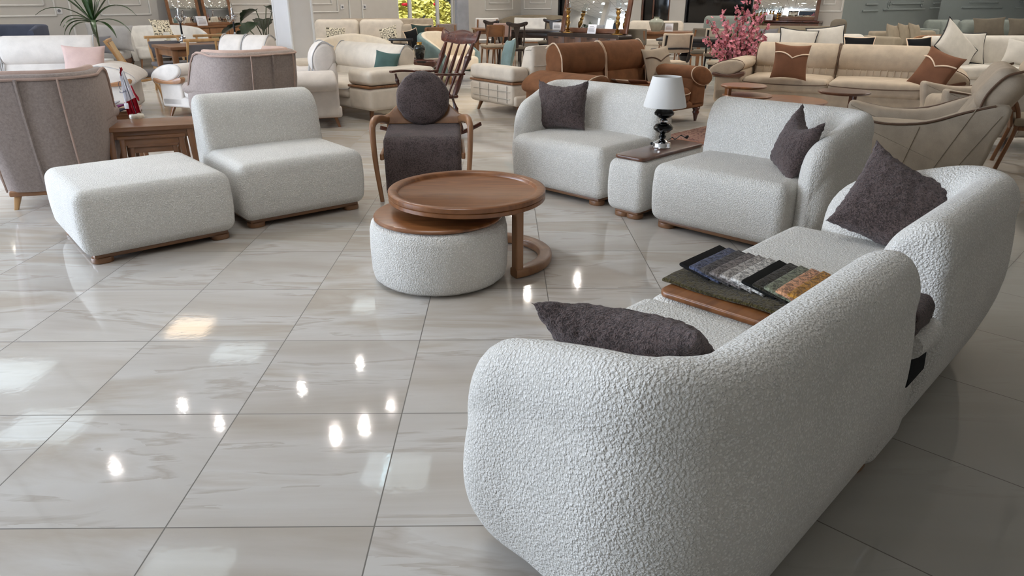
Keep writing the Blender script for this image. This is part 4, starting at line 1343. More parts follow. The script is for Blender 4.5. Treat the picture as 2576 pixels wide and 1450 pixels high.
random.seed(11)
base = (0, 0, 1.02)
for dirs, L, dr in (((R(180), R(52)), 1.1, 1.6), ((R(200), R(40)), .95, 2.0), ((R(170), R(30)), .75, 2.2), ((R(188), R(18)), .62, 2.6), ((R(182), R(8)), .55, 2.2), ((R(10), R(56)), 1.15, 1.3), ((R(-8), R(46)), 1.0, 2.5), ((R(2), R(20)), .72, 2.2),
                    ((R(-20), R(10)), .6, 2.6), ((R(95), R(80)), 1.0, .2), ((R(250), R(78)), 1.05, .3), ((R(30), R(74)), 1.0, .5), ((R(150), R(70)), 1.0, .6), ((R(240), R(25)), .6, 2.0), ((R(300), R(20)), .6, 2.2), ((R(60), R(64)), .9, .9), ((R(215), R(62)), 1.0, .9)):
    obj('leaf', strap(base, dirs, L, dr, .06), 'leaf', pt, ang=30)
# broad-leaved plant beside the column
ap = gd(672, 120, 14.2)
pt = thing('potted_elephant_ear', 'broad-leaved dark green pot plant beside the column', 'plant', (ap.x, ap.y, 0))
obj('pot', MB().lathe([(0, 0), (.16, 0), (.21, .38), (.22, .42), (.20, .42), (.18, .38), (0, .37)], 28), 'wicker', pt)


def heart(L, w_, tip, yaw, pitch):
    rg = []
    n = 12
    for i in range(n + 1):
        u = i / n
        ww = w_ * math.sin(PI * min(1, u * 1.0 + .12)) ** .8 * (1 + .12 * math.sin(u * 26)) * (1 - u ** 5) + .004
        x = L * u; z = -.25 * L * u * u
        rg.append([(x, -ww, z + ww * .3), (x, -ww * .5, z + ww * .05), (x, 0, z - .01), (x, ww * .5, z + ww * .05), (x, ww, z + ww * .3), (x, 0, z + .006)])
    return MB().rings(rg, M_=T(*tip, rz=yaw, ry=pitch))


for az, tz, rr, L in ((185, .98, .42, .50), (200, .72, .30, .46), (170, .86, .30, .42), (165, 1.22, .14, .40), (60, 1.28, .10, .44), (-10, 1.18, .18, .40), (230, .60, .34, .38), (110, 1.05, .2, .42), (250, 1.0, .25, .44), (210, .52, .42, .36), (20, .80, .25, .40)):
    tip = (rr * math.cos(R(az)), rr * math.sin(R(az)), tz)
    lo = obj('leaf', heart(L * 1.15, .18, tip, R(az), R(18)), 'leaf_dark', pt, ang=30)
    obj('stalk', MB().tube(spline([(0, 0, .36), (tip[0] * .4, tip[1] * .4, tz * .75), tip], 5), .010, 6), 'stem', lo)

# sideboard and mirrors on the wall ------------------------------------------------
s0, s1 = LW.s_at(398, 66), LW.s_at(597, 62)
M_w = LW.mat4()


def wall_thing(W_, name, label, cat, s, off, z=0, group=None):
    p = W_.P(s, off, z)
    return thing(name, label, cat, p, math.atan2(W_.d.y, W_.d.x), group)


sb = wall_thing(LW, 'sideboard', 'oak brown sideboard with a rattan arch, under the two mirrors', 'sideboard', (s0 + s1) / 2, .48)
SW = s1 - s0
obj('body', MB().rbox((0, .23, .45), (SW, .44, .62), .01, 2), 'table_wood', sb)
obj('top', MB().rbox((0, .22, .785), (SW + .06, .50, .05), .01, 2), 'table_wood', sb)
for k in range(4):
    x = -SW / 2 + SW * (k + .5) / 4
    dd = obj('door', MB().rbox((x, .0, .46), (SW / 4 - .02, .022, .58), .006, 2), 'oak', sb)
    if k == 2: obj('rattan_panel', MB().prism([(x + .32 * math.cos(R(a)), .30 + .34 * math.sin(R(a))) for a in range(0, 181, 12)], -.016, -.010, .002, 1, axis='y'), 'rattan_dark', dd)
    if k == 3: obj('handle', MB().rbox((x, -.02, .60), (.03, .03, .03), .01, 2), 'gold', dd)
legs4(sb, SW, .46, .15, 'table_wood')


def leaning_mirror(label, W_, sL, sR, z0, h, off, tilt, group=None, fw=.07, mat='table_wood', n=None):
    t = wall_thing(W_, 'mirror', label, 'mirror', (sL + sR) / 2, off, z0, group)
    w_ = sR - sL
    mb = MB()
    Mt = T(rx=-tilt)
    for x in (-w_ / 2 + fw / 2, w_ / 2 - fw / 2): mb.rbox((x, 0, h / 2), (fw, .04, h), .008, 2, M_=Mt)
    for z in (fw / 2, h - fw / 2): mb.rbox((0, 0, z), (w_ - 2 * fw, .04, fw), .008, 2, M_=Mt)
    obj('frame', mb, mat, t)
    obj('glass', MB().rbox((0, .0, h / 2), (w_ - 2 * fw + .01, .012, h - 2 * fw + .01), .002, 1, M_=Mt), 'mirror', t)
    return t


leaning_mirror('mirror in a brown frame, left one above the oak sideboard', LW, LW.s_at(411, 62), LW.s_at(492, 62), .81, 1.5, .36, R(9))
leaning_mirror('mirror in a brown frame, right one above the oak sideboard', LW, LW.s_at(500, 60), LW.s_at(571, 60), .81, 1.5, .36, R(9))
pc = LW.P(LW.s_at(489, 58), .42, .81)
card('price card between the two leaning mirrors', pc, R(48), .26, .22)
# curved white sofa in the corner
cs = gp(352, 72, .72)
c1 = LW.P(LW.s_at(412, 70), 1.45)
wsf = tub_chair('curved white sofa below the mirrors, a printed cushion behind it', (c1[0] - .28, c1[1] - .55, 0), R(40), 'white_fab', None, 1.5, .85, .86, .70, .42, r=.36, name='curved_sofa', cat='sofa', flare=.08, shoulder=.2)
# dining set ------------------------------------------------------------------
ta, tb = gp(428, 119, .75), gp(364, 106, .75)
ang = R(40)
ex = Vector((math.cos(ang), math.sin(ang), 0)); ey = Vector((-ex.y, ex.x, 0))
TA = Vector((ta.x, ta.y, 0))
tc2 = TA + ex * .70 + ey * .48
dt = frame_table('brown wooden dining table with a silver candelabra on it', tc2, ang, 1.4, .96, .75, 'table_wood', .045, .085, .10, 'dining_table', mat_leg='oak')
cane = thing('cane_chair', 'pale oak chair with a woven cane back at the end of the dining table', 'chair', gp(392, 250, .0) * 1.0, R(112))
cane.location = (-4.85, 10.5, 0)
obj('seat', MB().rbox((0, .25, .44), (.50, .48, .07), .03, 3), 'seat_grey', cane)
for sx in (-1, 1):
    obj('leg', MB().sweep(spline([(sx * .24, .03, 0), (sx * .235, .06, .22), (sx * .245, .14, .41)], 5), rrect(.036, .05, .014, 3), up=(1, 0, .01)), 'oak_light', cane)
    obj('leg', MB().sweep(spline([(sx * .245, .60, 0), (sx * .24, .50, .30), (sx * .245, .45, .48), (sx * .25, .52, .68), (sx * .235, .63, .89)], 5), rrect(.036, .055, .014, 3), up=(1, 0, .01)), 'oak_light', cane)
    obj('side_rail', MB().sweep(spline([(sx * .24, .12, .38), (sx * .24, .30, .36), (sx * .24, .49, .42)], 5), rrect(.032, .05, .012, 2), up=(1, 0, .01)), 'oak_light', cane)
obj('backrest', MB().rbox((0, 0, 0), (.44, .012, .34), .005, 2, 4, fn=lambda x, y, z: (x, y - .3 * x * x, z), M_=T(0, .535, .70, rx=R(-20))), 'cane', cane)
obj('top_rail', MB().rbox((0, .60, .885), (.52, .035, .045), .015, 3), 'oak_light', cane)
fr_c = gp(532, 103, .86)
dining_chair('grey chair with an oak frame on the near side of the dining table', (-4.78, 11.40, 0), ang + R(180), 'oak_light', 'seat_grey', 'framed', w_=.50, name='dining_chair')
dc = dining_chair('grey oak-framed chair across the dining table, nearer the curved white sofa', tc2 + ey * .30 - ex * .35 + ey * .2, ang, 'oak_light', 'seat_grey', 'framed', w_=.56, h=.84)
dup(dc, 'grey oak-framed chair across the dining table, nearer the column', tc2 + ey * .5 + ex * .42)


def candelabra(label, loc, rz=0):
    t = thing('candelabra', label, 'candelabra', loc, rz)
    obj('base', MB().lathe([(0, 0), (.10, 0), (.11, .012), (.07, .022), (.04, .05), (.055, .075), (.025, .09), (.015, .12), (0, .12)], 24), 'silver', t)
    obj('stem', MB().lathe([(0, .12), (.016, .12), (.014, .30), (0, .30)], 14), 'black_gloss', t)
    obj('crown', MB().lathe([(0, .29), (.02, .29), (.045, .325), (.03, .35), (.022, .40), (.03, .42), (.018, .46), (.024, .50), (.018, .52), (0, .52)], 18), 'silver', t)
    for k in range(3):
        a_ = 2 * PI * k / 3 + .4
        c_, s_ = math.cos(a_), math.sin(a_)
        ao = obj('arm', MB().tube(spline([(.02 * c_, .02 * s_, .36), (.06 * c_, .06 * s_, .33), (.085 * c_, .085 * s_, .37)], 5), .007, 6), 'silver', t)
        obj('cup', MB().lathe([(0, .365), (.03, .37), (.032, .38), (.012, .39), (.012, .40), (0, .40)], 12, M_=T(.085 * c_, .085 * s_, 0)), 'silver', ao)
        obj('pendant', MB().lathe([(0, .27), (.010, .29), (.004, .33), (0, .34)], 8, M_=T(.06 * c_, .06 * s_, 0)), 'glass', ao)
    obj('bulb', MB().lathe([(0, .52), (.014, .525), (.020, .555), (.012, .60), (.003, .64), (0, .645)], 14), 'glass', t)
    return t


q = gp(461, 105, .75)
candelabra('silver candelabra standing on the brown dining table', (q.x, q.y, .75))
q = tc2 + ex * .62 + ey * .1
q2 = gd(592, 92, 13.3)
candelabra('silver candelabra further back, beside the broad-leaved plant', (q2.x, q2.y, .75), .8)
frame_table('brown table behind the cream sofa carrying the second candelabra', (q2.x + .0, q2.y - .05, 0), R(40), .5, .36, .75, 'table_wood', .04, .06, .08, 'console_table')
q = gp(422, 103, .75)
t = thing('sign_holder', 'clear upright card holder on the brown dining table', 'card holder', (q.x, q.y, .75), R(30))
obj('panel', MB().rbox((0, 0, .07), (.10, .004, .14), .001, 1, M_=T(rx=R(-10))), 'glass', t)
obj('base', MB().rbox((0, .02, .003), (.10, .07, .005), .002, 1), 'glass', t)
# sockets on the walls
for W_, px, py in ((LW, 146, 19), (LW, 860, 12), (LW, 916, 12)):
    s_ = W_.s_at(px, py); zz = 1.41 - (1.41 - 1.2)
    t = wall_thing(W_, 'wall_socket', {146: 'white wall socket beside the moulding above the navy armchair', 860: 'white wall socket right of the column', 916: 'white wall switch left of the garden door'}[px], 'socket', s_, .002, 1.17 if px == 146 else 1.2)
    obj('plate', MB().rbox((0, -.006, 0), (.13, .012, .13), .01, 2), 'white_paint', t)
    obj('well', MB().lathe([(0, 0), (.026, 0), (.032, .006), (0, .004)], 16, M_=T(0, -.012, 0, rx=R(90))), 'ink', t)
# ------------------------------------------------------------------ middle of the shop
# rocking chair
rk = thing('rocking_chair', 'dark turned-wood rocking chair with a carved top rail, behind the fur-seated chair', 'rocking chair', (-1.02, 7.78, 0), R(-50))
prof = lambda L, r: [r * (1 + .28 * math.sin(i / L * 12.0)) * (1.25 if i in (L // 3, L // 3 + 1, 2 * L // 3) else 1) for i in range(L + 1)]


def turned(p0, p1, r, name, par, n=18, mat='mahogany'):
    p0, p1 = Vector(p0), Vector(p1)
    return obj(name, MB().tube([p0 + (p1 - p0) * i / n for i in range(n + 1)], prof(n, r), 8), mat, par)


obj('seat', MB().rbox((0, .24, .43), (.52, .48, .04), .018, 3), 'mahogany', rk)
for sx in (-1, 1):
    rp = [(sx * .25, -.22 + 1.0 * i / 16, .02 + .34 * ((i / 16 - .5) ** 2)) for i in range(17)]
    obj('rocker', MB().sweep(rp, rrect(.03, .045, .01, 2), up=(0, 0, 1)), 'mahogany', rk)
    turned((sx * .25, .02, .04), (sx * .22, .06, .42), .018, 'leg', rk); turned((sx * .25, .52, .05), (sx * .22, .42, .42), .018, 'leg', rk)
    turned((sx * .23, .44, .44), (sx * .25, .72, 1.02), .024, 'back_post', rk, 26)
    turned((sx * .25, .06, .44), (sx * .27, .02, .66), .016, 'arm_post', rk)
    obj('arm', MB().sweep(spline([(sx * .27, -.04, .68), (sx * .27, .10, .685), (sx * .26, .35, .665), (sx * .245, .56, .66)], 5), rrect(.055, .024, .01, 2), scale=None), 'mahogany', rk)
for x in (-.13, 0, .13):
    n = 16; p0, p1 = Vector((x * .85, .45, .44)), Vector((x, .705, .98))
    obj('spindle', MB().tube([p0 + (p1 - p0) * i / n for i in range(n + 1)], [.010 + .012 * math.sin(PI * i / n) ** 2 for i in range(n + 1)], 8), 'mahogany', rk)
tr = obj('top_rail', MB().prism(spl([(-.31, .98), (-.15, .96), (0, .95), (.15, .96), (.31, .98), (.33, 1.10), (.22, 1.07), (.10, 1.09), (0, 1.10), (-.10, 1.09), (-.22, 1.07), (-.33, 1.10)], 3), -.018, .018, .008, 2, axis='y', M_=T(0, .72, 0), fn=lambda x, y, z: (x, y - .25 * x * x + .4 * (z - 1.0), z)), 'mahogany', rk)
mb = MB()
for k in range(-4, 5):
    for z in (1.0, 1.03, 1.055): mb.rbox((k * .055, .70 + .4 * (z - 1) - .25 * (k * .055) ** 2, z), (.022, .012, .012), .004, 1)
obj('carving', mb, 'mahogany', tr)
obj('stretcher', MB().tube([(-.24, .05, .2), (.24, .05, .2)], .012, 8), 'mahogany', rk)

# cream sofas with a wooden line
z0 = R(-45)
ex = Vector((math.cos(z0), math.sin(z0), 0))
P2 = gp(935, 284, .12); P2.z = 0
sofa('cream sofa with a wooden line around its low arm, behind the armless white seat', P2 - ex * 1.25, z0, 2.5, 1.1, 'cream2', .42, .80, 1, 'slab', .48, .60, .13, 'table_wood', 'roll', trim='table_wood', pipe='grey')
q = gp(967, 178, .55)
pil('teal cushion on the sofa with the wooden line', 'teal', .36, .34, .13, (q.x - .02, q.y + .02, .46), R(-20), R(-20), R(6))
Fc, Cc = gp(1182, 252, .12), gp(1300, 274, .12)
yd = (Cc - Fc); yd.z = 0; yd.normalize(); rz = math.atan2(-yd.x, yd.y)
xd = Vector((math.cos(rz), math.sin(rz), 0))
W3 = 2.35
so3 = sofa('long cream sofa seen from behind with a wooden line, left of the tan brown sofa', Vector((Fc.x, Fc.y, 0)) - xd * W3 / 2, rz, W3, 1.02, 'cream2', .42, .86, 2, 'slab', .28, .60, .13, 'table_wood', 'box', trim='table_wood')
mb = MB()
for z in (.22, .31): mb.tube([(W3 / 2 + .008, .10, z), (W3 / 2 + .008, .92, z)], .005, 5)
for y in (.25, .45, .65, .85): mb.tube([(W3 / 2 + .008, y, .17), (W3 / 2 + .008, y, .38)], .005, 5)
for z in (.45, .62): mb.tube([(-W3 / 2 + .3, 1.018, z), (W3 / 2 - .3, 1.018, z)], .005, 5)
for x in (-.5, 0, .5): mb.tube([(x, 1.016, .3), (x, 1.016, .78)], .005, 5)
obj('stitching', mb, 'stone', so3)
q = gp(1280, 170, .55)
pil('pale teal cushion leaning on the long cream sofa seen from behind', 'teal_lt', .40, .42, .14, (q.x - .05, q.y + .15, .50), rz + R(70), R(-14), R(-6))

# tan brown sofa
bs = sofa('tan brown suede sofa with pale piping behind the white sofas', face((.92, 7.55, 0), (2.48, 8.95, 0))[0], R(41.5), 2.25, 1.0, 'brown', .42, .90, 2, 'roll', .36, .64, .17, 'mahogany', 'roll', pipe='piping_light')
ls = [c_ for c_ in bs.children if c_.name.startswith('leg')]
for c_ in ls:
    me = MB().lathe([(0, 0), (.018, 0), (.022, .03), (.030, .07), (.046, .11), (.036, .13), (.05, .15), (.05, .17), (0, .17)], 14)
    x, y = c_.data.vertices[0].co.x, c_.data.vertices[0].co.y
    c_.data.clear_geometry(); c_.data.from_pydata([(p[0] + x * .96, p[1] + y, p[2]) for p in me.v], [], me.f); c_.data.shade_smooth()
q = gp(1660, 205, .43)
pil('beige cushion with a brown chevron on the tan brown sofa, right of the lampshade', 'beige', .44, .44, .14, (q.x - .02, q.y - .18, .44), R(30), R(-18), R(-5), band='piping_dark')
q = gp(1480, 196, .43)
pil('beige cushion with a pointed corner up, at the left end of the tan brown sofa', 'beige', .42, .42, .14, (q.x - .02, q.y + .0, .44), R(70), R(-18), R(14), band='piping_dark')
for k, (nm, px, py) in enumerate((('tan', 1556, 208), ('camel', 1585, 213), ('dark tan', 1612, 216))):
    q = gp(px, py, .46)
    t = thing('fabric_swatch', '%s fabric sample spread on the tan brown sofa' % nm, 'fabric sample', (q.x, q.y, .455 + .012 * k), R(40 + 12 * k), 'fabric samples on the tan brown sofa')
    obj('sheet', MB().rbox((0, 0, .01), (.34, .22, .014), .005, 2, 6, fn=lambda x, y, z: (x, y, z + .05 * max(0, -x / .17) ** 2)), ('beige', 'piping_light', 'brown_dk')[k], t)
# rug
rg_ = thing('rug', 'reddish brown patterned rug under the round tables, behind the white sofas', 'rug', (2.98, 7.86, 0), R(45))


def rug_mat():
    m, nt, b = new_mat('persian_rug'); b.inputs['Roughness'].default_value = .95
    tc = N(nt, 'ShaderNodeTexCoord'); v = N(nt, 'ShaderNodeTexVoronoi'); v.inputs['Scale'].default_value = 14
    nt.links.new(tc.outputs['Object'], v.inputs['Vector'])
    nt.links.new(ramp(nt, v.outputs['Distance'], [(.1, S(116, 72, 62)), (.3, S(160, 128, 108)), (.45, S(96, 58, 52)), (.6, S(140, 104, 90))]), b.inputs['Base Color'])
    return m


M['rug'] = rug_mat()
obj('pile', MB().rbox((0, 0, .006), (2.0, 1.7, .012), .005, 1), 'rug', rg_)
obj('border', MB().rbox((-.95, 0, .0075), (.08, 1.66, .011), .004, 1), 'brown_dk', rg_)

# ivory swirl chair, far sofa with printed cushions
q = gd(932, 90, 12.4)
tub_chair('ivory tub armchair with a sweeping back, behind the teal cushion', (q.x + .05, 11.6, 0), R(24), 'ivory', None, 1.0, .85, .88, .50, .44, r=.34, flare=.16, shoulder=.05)
q = gp(868, 110, .72)
pil('dark teal cushion showing behind the ivory tub armchair', 'deep_green', .36, .34, .12, (q.x - .15, q.y + .55, .43), R(20), R(-20))
q = gd(905, 60, 16.9)
sofa('far cream sofa with two tall separate back cushions and a printed cushion', (q.x, 16.3, 0), R(4), 2.0, 1.0, 'cream2', .44, .98, 2, 'none', .1, .5, .10, 'oak', 'round', arms=(0, 0))
q = gd(800, 95, 16.0)
sofa('cream chaise end with a low rolled side, right of the column', (q.x - .1, 15.4, 0), R(4), 1.2, 1.0, 'cream2', .43, .62, 1, 'none', .1, .5, .10, 'oak', 'box', arms=(0, 0))


def print_mat():
    m, nt, b = new_mat('printed_linen'); b.inputs['Roughness'].default_value = .9
    tc = N(nt, 'ShaderNodeTexCoord'); mp = N(nt, 'ShaderNodeMapping'); mp.inputs['Scale'].default_value = (11, 0.01, 11)
    nt.links.new(tc.outputs['Object'], mp.inputs['Vector'])
    v = N(nt, 'ShaderNodeTexVoronoi'); v.feature = 'DISTANCE_TO_EDGE'; v.inputs['Scale'].default_value = 1; v.inputs['Randomness'].default_value = .55
    nt.links.new(mp.outputs[0], v.inputs['Vector'])
    nt.links.new(ramp(nt, v.outputs['Distance'], [(.10, S(214, 204, 180)), (.13, S(60, 52, 44)), (.19, S(60, 52, 44)), (.22, S(216, 206, 184))]), b.inputs['Base Color'])
    return m


M['print'] = print_mat()
q = gd(838, 107, 15.6)
pp = pil('cream cushion printed with dark rounded squares, on the far chaise end', 'print', .42, .44, .13, (q.x, 15.75, .44), R(4), R(-14), R(3))
q = gd(972, 98, 15.7)
dup(pp, 'printed cushion half hidden behind the ivory tub armchair, on the far sofa', (q.x, 16.3, .44), R(-10), ry=R(-14))
q = gd(405, 60, 15.8)
dup(pp, 'printed cushion lying behind the curved white sofa under the mirrors', (q.x - .15, 16.2, .66), R(40), rx=R(-40))
q = gd(985, 50, 20.5)
sofa('long plain taupe sofa back below the garden doorway', (q.x, 19.6, 0), R(8), 2.5, .95, 'beige2', .42, .92, 1, 'none', .1, .5, .10, 'oak', 'box', arms=(0, 0))
q = gd(1015, 100, 15.4)
sofa('beige boxy armchair with rounded arms, behind the black-framed chair and vase', (q.x + .05, 14.9, 0), R(-12), .95, .95, 'beige2', .44, .92, 1, 'box', .18, .62, .10, 'oak', 'box')
q = gd(1060, 75, 15.6)
pil('dark green cushion with a pale edge below the garden doorway', 'deep_green', .44, .44, .14, (q.x, 15.5, .50), R(10), R(-12), R(3), pipe='piping_light')
q = gd(1047, 90, 15.1)
pil('black cushion with a pale edge in front of the dark green one', 'black_fab', .36, .40, .12, (q.x - .02, 15.15, .46), R(50), R(-14), R(-10), pipe='piping_light')
# side table with vase
q = gp(1050, 150, .55)
st = thing('side_table', 'dark wooden side table with a slotted drawer, holding the green vase', 'side table', (q.x, q.y + .2, 0), R(-6))
obj('body', MB().rbox((0, 0, .49), (.62, .46, .12), .05, 4), 'mahogany', st)
dr = obj('drawer', MB().rbox((.09, -.225, .485), (.40, .03, .09), .03, 3), 'mahogany', st)
obj('handle', MB().rbox((.09, -.243, .52), (.14, .01, .02), .004, 1), 'black_wood', dr)
for sx in (-1, 1):
    for sy in (-1, 1): obj('leg', MB().taper((sx * .27, sy * .20, 0), (sx * .22, sy * .15, .44), .025, .042), 'mahogany', st)
vs = thing('vase', 'bottle green glazed vase with a gold neck on the dark side table', 'vase', (q.x + .02, q.y + .18, .55))
obj('body', MB().lathe([(0, 0), (.055, 0), (.062, .01), (.085, .12), (.090, .16), (.075, .195), (.045, .21), (0, .21)], 28), 'vase_green', vs)
obj('neck', MB().lathe([(.042, .208), (.038, .225), (.042, .245), (.036, .245), (.032, .225), (.03, .21)], 24), 'gold', vs)
q = gd(1046, 115, 13.2)
dining_chair('black framed chair behind the green vase', (q.x - .05, 12.9, 0), R(170), 'black_wood', 'black_fab', 'framed', h=.80, w_=.40)
q = gd(1130, 120, 14.0)
tub_chair('ivory tub armchair with a pale teal outside, behind the rocking chair', (q.x + .35, 13.3, 0), R(52), 'ivory', 'teal_lt', .86, .80, .86, .52, .44, r=.30, flare=.10, shoulder=.12)

# dining chairs below the doorway and along the wall
q = gp(1236, 165, 0)
bc = dining_chair('wooden plate-backed chair with a round-edged grey seat, right of the rocking chair top', (q.x - .05, q.y + .45, 0), R(198), 'table_wood', 'beige2', 'plate', back_mat='table_wood', h=.88)
q = gd(1098, 70, 16.2)
dup(bc, 'wooden plate-backed chair below the garden doorway, left of the mauve chair back', (q.x, 15.9, 0), R(185))
q = gd(1130, 65, 17.6)
pc2 = dining_chair('mauve upholstered dining chair back below the garden doorway', (q.x, 17.3, 0), R(180), 'oak', 'mauve', 'pad', h=.90, w_=.46)
q = gd(1217, 60, 19)
tf = dining_chair('white tufted chair back left of the dark dining table', (q.x, 19.3, 0), R(190), 'oak', 'white_fab', 'pad', h=.97, w_=.58)
q = gd(1258, 65, 17.7)
dining_chair('pale pink channelled chair back behind the plate-backed wooden chair', (q.x, 17.7, 0), R(186), 'oak', 'pink', 'pad', h=.90, w_=.42)
frame_table('light wooden dining table beside the plate-backed chair', (gd(1262, 80, 18.0).x - .25, 18.35, 0), R(8), .9, .8, .76, 'table_wood', .04, .08, .08, 'dining_table')
frame_table('dark dining table in front of the grey sofa at the rear wall', (gd(1355, 78, 17.4).x, 17.5, 0), R(-30), 1.5, .85, .76, 'espresso', .05, .10, .12, 'dining_table', splay=.03)
DT = Vector((gd(1355, 78, 17.4).x, 17.5, 0))
kc = dining_chair('dark splat-backed chair at the near left corner of the dark dining table', DT + Vector((-.62, -.75, 0)), R(190), 'espresso', 'taupe_dk', 'splat', h=.95, w_=.42)
dup(kc, 'dark splat-backed chair at the far left of the dark dining table', DT + Vector((-.75, .35, 0)), R(140))
dup(kc, 'dark splat-backed chair at the far side of the dark dining table', DT + Vector((.22, .85, 0)), R(-20))
dup(kc, 'dark splat-backed chair between the dark dining table and the sideboard', DT + Vector((.95, .05, 0)), R(-60))
q = gp(1398, 76, .76)
card('white price card on the dark dining table', (DT.x + .42, DT.y - .12, .76), R(-10), .20, .16)
q = gd(1320, 60, 19.2)
dining_chair('long white tufted bench back behind the dark dining table', (q.x + .1, 19.4, 0), R(-8), 'oak', 'white_fab', 'pad', h=.95, w_=.85, name='bench')
p_ = RW.P(RW.s_at(1330, 45), 1.1)
tub_chair('grey curved sofa standing against the rear wall left of the dark doorway', (p_[0] + .5, p_[1] - .6, 0), R(-35), 'taupe', None, 2.2, .95, .90, .74, .44, r=.35, name='curved_sofa', cat='sofa', shoulder=.3)

# sideboard with the big mirror
f1, f2 = gp(1376, 81, .80), gp(1557, 88, .80)
loc, rz = face(f1, f2)
Wd = (Vector((f2.x, f2.y, 0)) - Vector((f1.x, f1.y, 0))).length
sb = thing('sideboard', 'dark wooden sideboard under the large free-standing mirror with two candlesticks', 'sideboard', loc, rz)
pf_ = rrect(Wd, .66, .05, 4)
mb = MB().rings([[(a, -.0, .47 + b) for a, b in rrect(Wd, .66, .06, 5)], [(a, .46, .47 + b) for a, b in rrect(Wd, .66, .06, 5)]])
obj('body', mb, 'espresso', sb)
for k in range(4):
    x = -Wd / 2 + .04 + (Wd - .08) * (k + .5) / 4
    dd = obj('door', MB().rbox((x, -.008, .46), ((Wd - .08) / 4 - .006, .02, .54), .004, 1), 'espresso_door', sb)
    obj('handle', MB().rbox((x, -.022, .715), (.12, .012, .02), .004, 1), 'espresso', dd)
legs4(sb, Wd, .46, .15, 'espresso')
dx, dy = Vector((math.cos(rz), math.sin(rz), 0)), Vector((-math.sin(rz), math.cos(rz), 0))


def stand_mirror(label, c, rz, w_, h, tilt, fw=.09, mat='walnut_dark'):
    t = thing('mirror', label, 'mirror', c, rz)
    mb = MB(); Mt = T(rx=-tilt)
    for x in (-w_ / 2 + fw / 2, w_ / 2 - fw / 2): mb.rbox((x, 0, h / 2), (fw, .05, h), .01, 2, M_=Mt)
    for z in (fw / 2, h - fw / 2): mb.rbox((0, 0, z), (w_ - 2 * fw, .05, fw), .01, 2, M_=Mt)
    obj('frame', mb, mat, t)
    obj('glass', MB().rbox((0, 0, h / 2), (w_ - 2 * fw + .01, .016, h - 2 * fw + .01), .002, 1, M_=Mt), 'mirror', t)
    return t


stand_mirror('large mirror in a dark frame standing on the dark sideboard, ceiling reflected in it', loc + dx * .08 + dy * .26 + Vector((0, 0, .80)), rz, Wd * .92, 1.1, R(12))


def candlestick(label, loc):
    t = thing('candlestick', label, 'candlestick', loc, 0, 'brass candlesticks with glass cups')
    obj('foot', MB().lathe([(0, 0), (.11, 0), (.105, .015), (.06, .03), (.035, .055), (.05, .075), (.02, .095), (0, .1)], 20), 'brass', t)
    obj('stem', MB().lathe([(0, .09), (.022, .10), (.035, .14), (.05, .20), (.028, .25), (.042, .29), (.022, .33), (.05, .39), (.03, .43), (.06, .445), (.062, .455), (0, .455)], 18), 'brass', t)
    mb = MB()
    for k in range(8):
        a_ = 2 * PI * k / 8
        mb.tube([(.058 * math.cos(a_), .058 * math.sin(a_), .45), (.064 * math.cos(a_), .064 * math.sin(a_), .40)], [.004, .007], 6)
    obj('pendant', mb, 'glass', t)
    obj('glass_cup', MB().lathe([(.03, .455), (.048, .49), (.052, .53), (.042, .58), (.056, .65), (.053, .65), (.039, .58), (.048, .53), (.044, .49), (.027, .46)], 20), 'glass', t)
    return t


for tt_, nm in ((-.25, 'brass candlestick with a glass cup at the left end of the dark sideboard'), (.43, 'brass candlestick with a glass cup at the right end of the dark sideboard')):
    q = loc + dx * (tt_ * Wd) + dy * .12
    candlestick(nm, (q.x, q.y, .80))
q = loc + dx * (.09 * Wd) + dy * .10
card('white price card leaning on the large mirror of the dark sideboard', (q.x, q.y, .80), rz, .20, .17)
# ------------------------------------------------------------------ right side of the shop
# second dining group
q = gd(1742, 100, 13.3)
PT = Vector((q.x + .25, 13.7, 0))
t = thing('pedestal_table', 'dark dining table on a turned pedestal behind the brown sofa arm', 'table', PT, R(-20))
obj('table_top', MB().rbox((0, 0, .735), (1.5, .9, .05), .02, 3), 'black_wood', t)
obj('apron', MB().rbox((0, 0, .66), (1.2, .7, .10), .01, 1), 'black_wood', t)
obj('pedestal', MB().lathe([(0, .05), (.09, .05), (.10, .12), (.06, .18), (.10, .26), (.07, .32), (.12, .44), (.06, .50), (.11, .56), (.11, .62), (0, .62)], 20, M_=T(-.25)), 'black_wood', t)
obj('foot', MB().rbox((-.25, 0, .035), (.5, .5, .07), .02, 2), 'black_wood', t)
q = gd(1683, 100, 12.4)
oc = dining_chair('beige oval-backed chair with a dark wooden band, behind the tan brown sofa', (q.x, 12.5, 0), R(186), 'black_wood', 'beige', 'pad', h=.90, w_=.50, arms=True)
q = gp(1782, 150, .47)
dining_chair('dark wooden chair with a taupe seat between the brown sofa and the pink blossom', (q.x + .05, q.y - .25, 0), R(-68), 'black_wood', 'taupe', 'framed', back_mat='black_fab', h=.80, w_=.5, d=.5)
q = gd(1614, 90, 14.6)
gc = dining_chair('grey rounded chair back beside the right end of the dark sideboard', (q.x, 14.9, 0), R(160), 'table_wood', 'taupe_dk', 'pad', h=.88, w_=.48)
q = gd(1705, 72, 17.4)
dup(gc, 'grey chair back behind the price card on the light wooden table', (q.x, 17.9, 0), R(0))
q = gd(1742, 80, 15.6)
dup(gc, 'grey wing-topped chair back at the near edge of the light wooden table', (q.x, 15.4, 0), R(186))
q = gd(1800, 90, 14.8)
dup(oc, 'beige oval-backed chair half hidden by the pink blossom', (q.x, 14.6, 0), R(165))
q = gd(1668, 84, 16.2)
LT = Vector((q.x + .15, 16.6, 0))
frame_table('light wooden dining table with the pale green vase', LT, R(-14), 1.6, .9, .76, 'table_wood', .05, .09, .10, 'dining_table')
q = gp(1653, 80, .76)
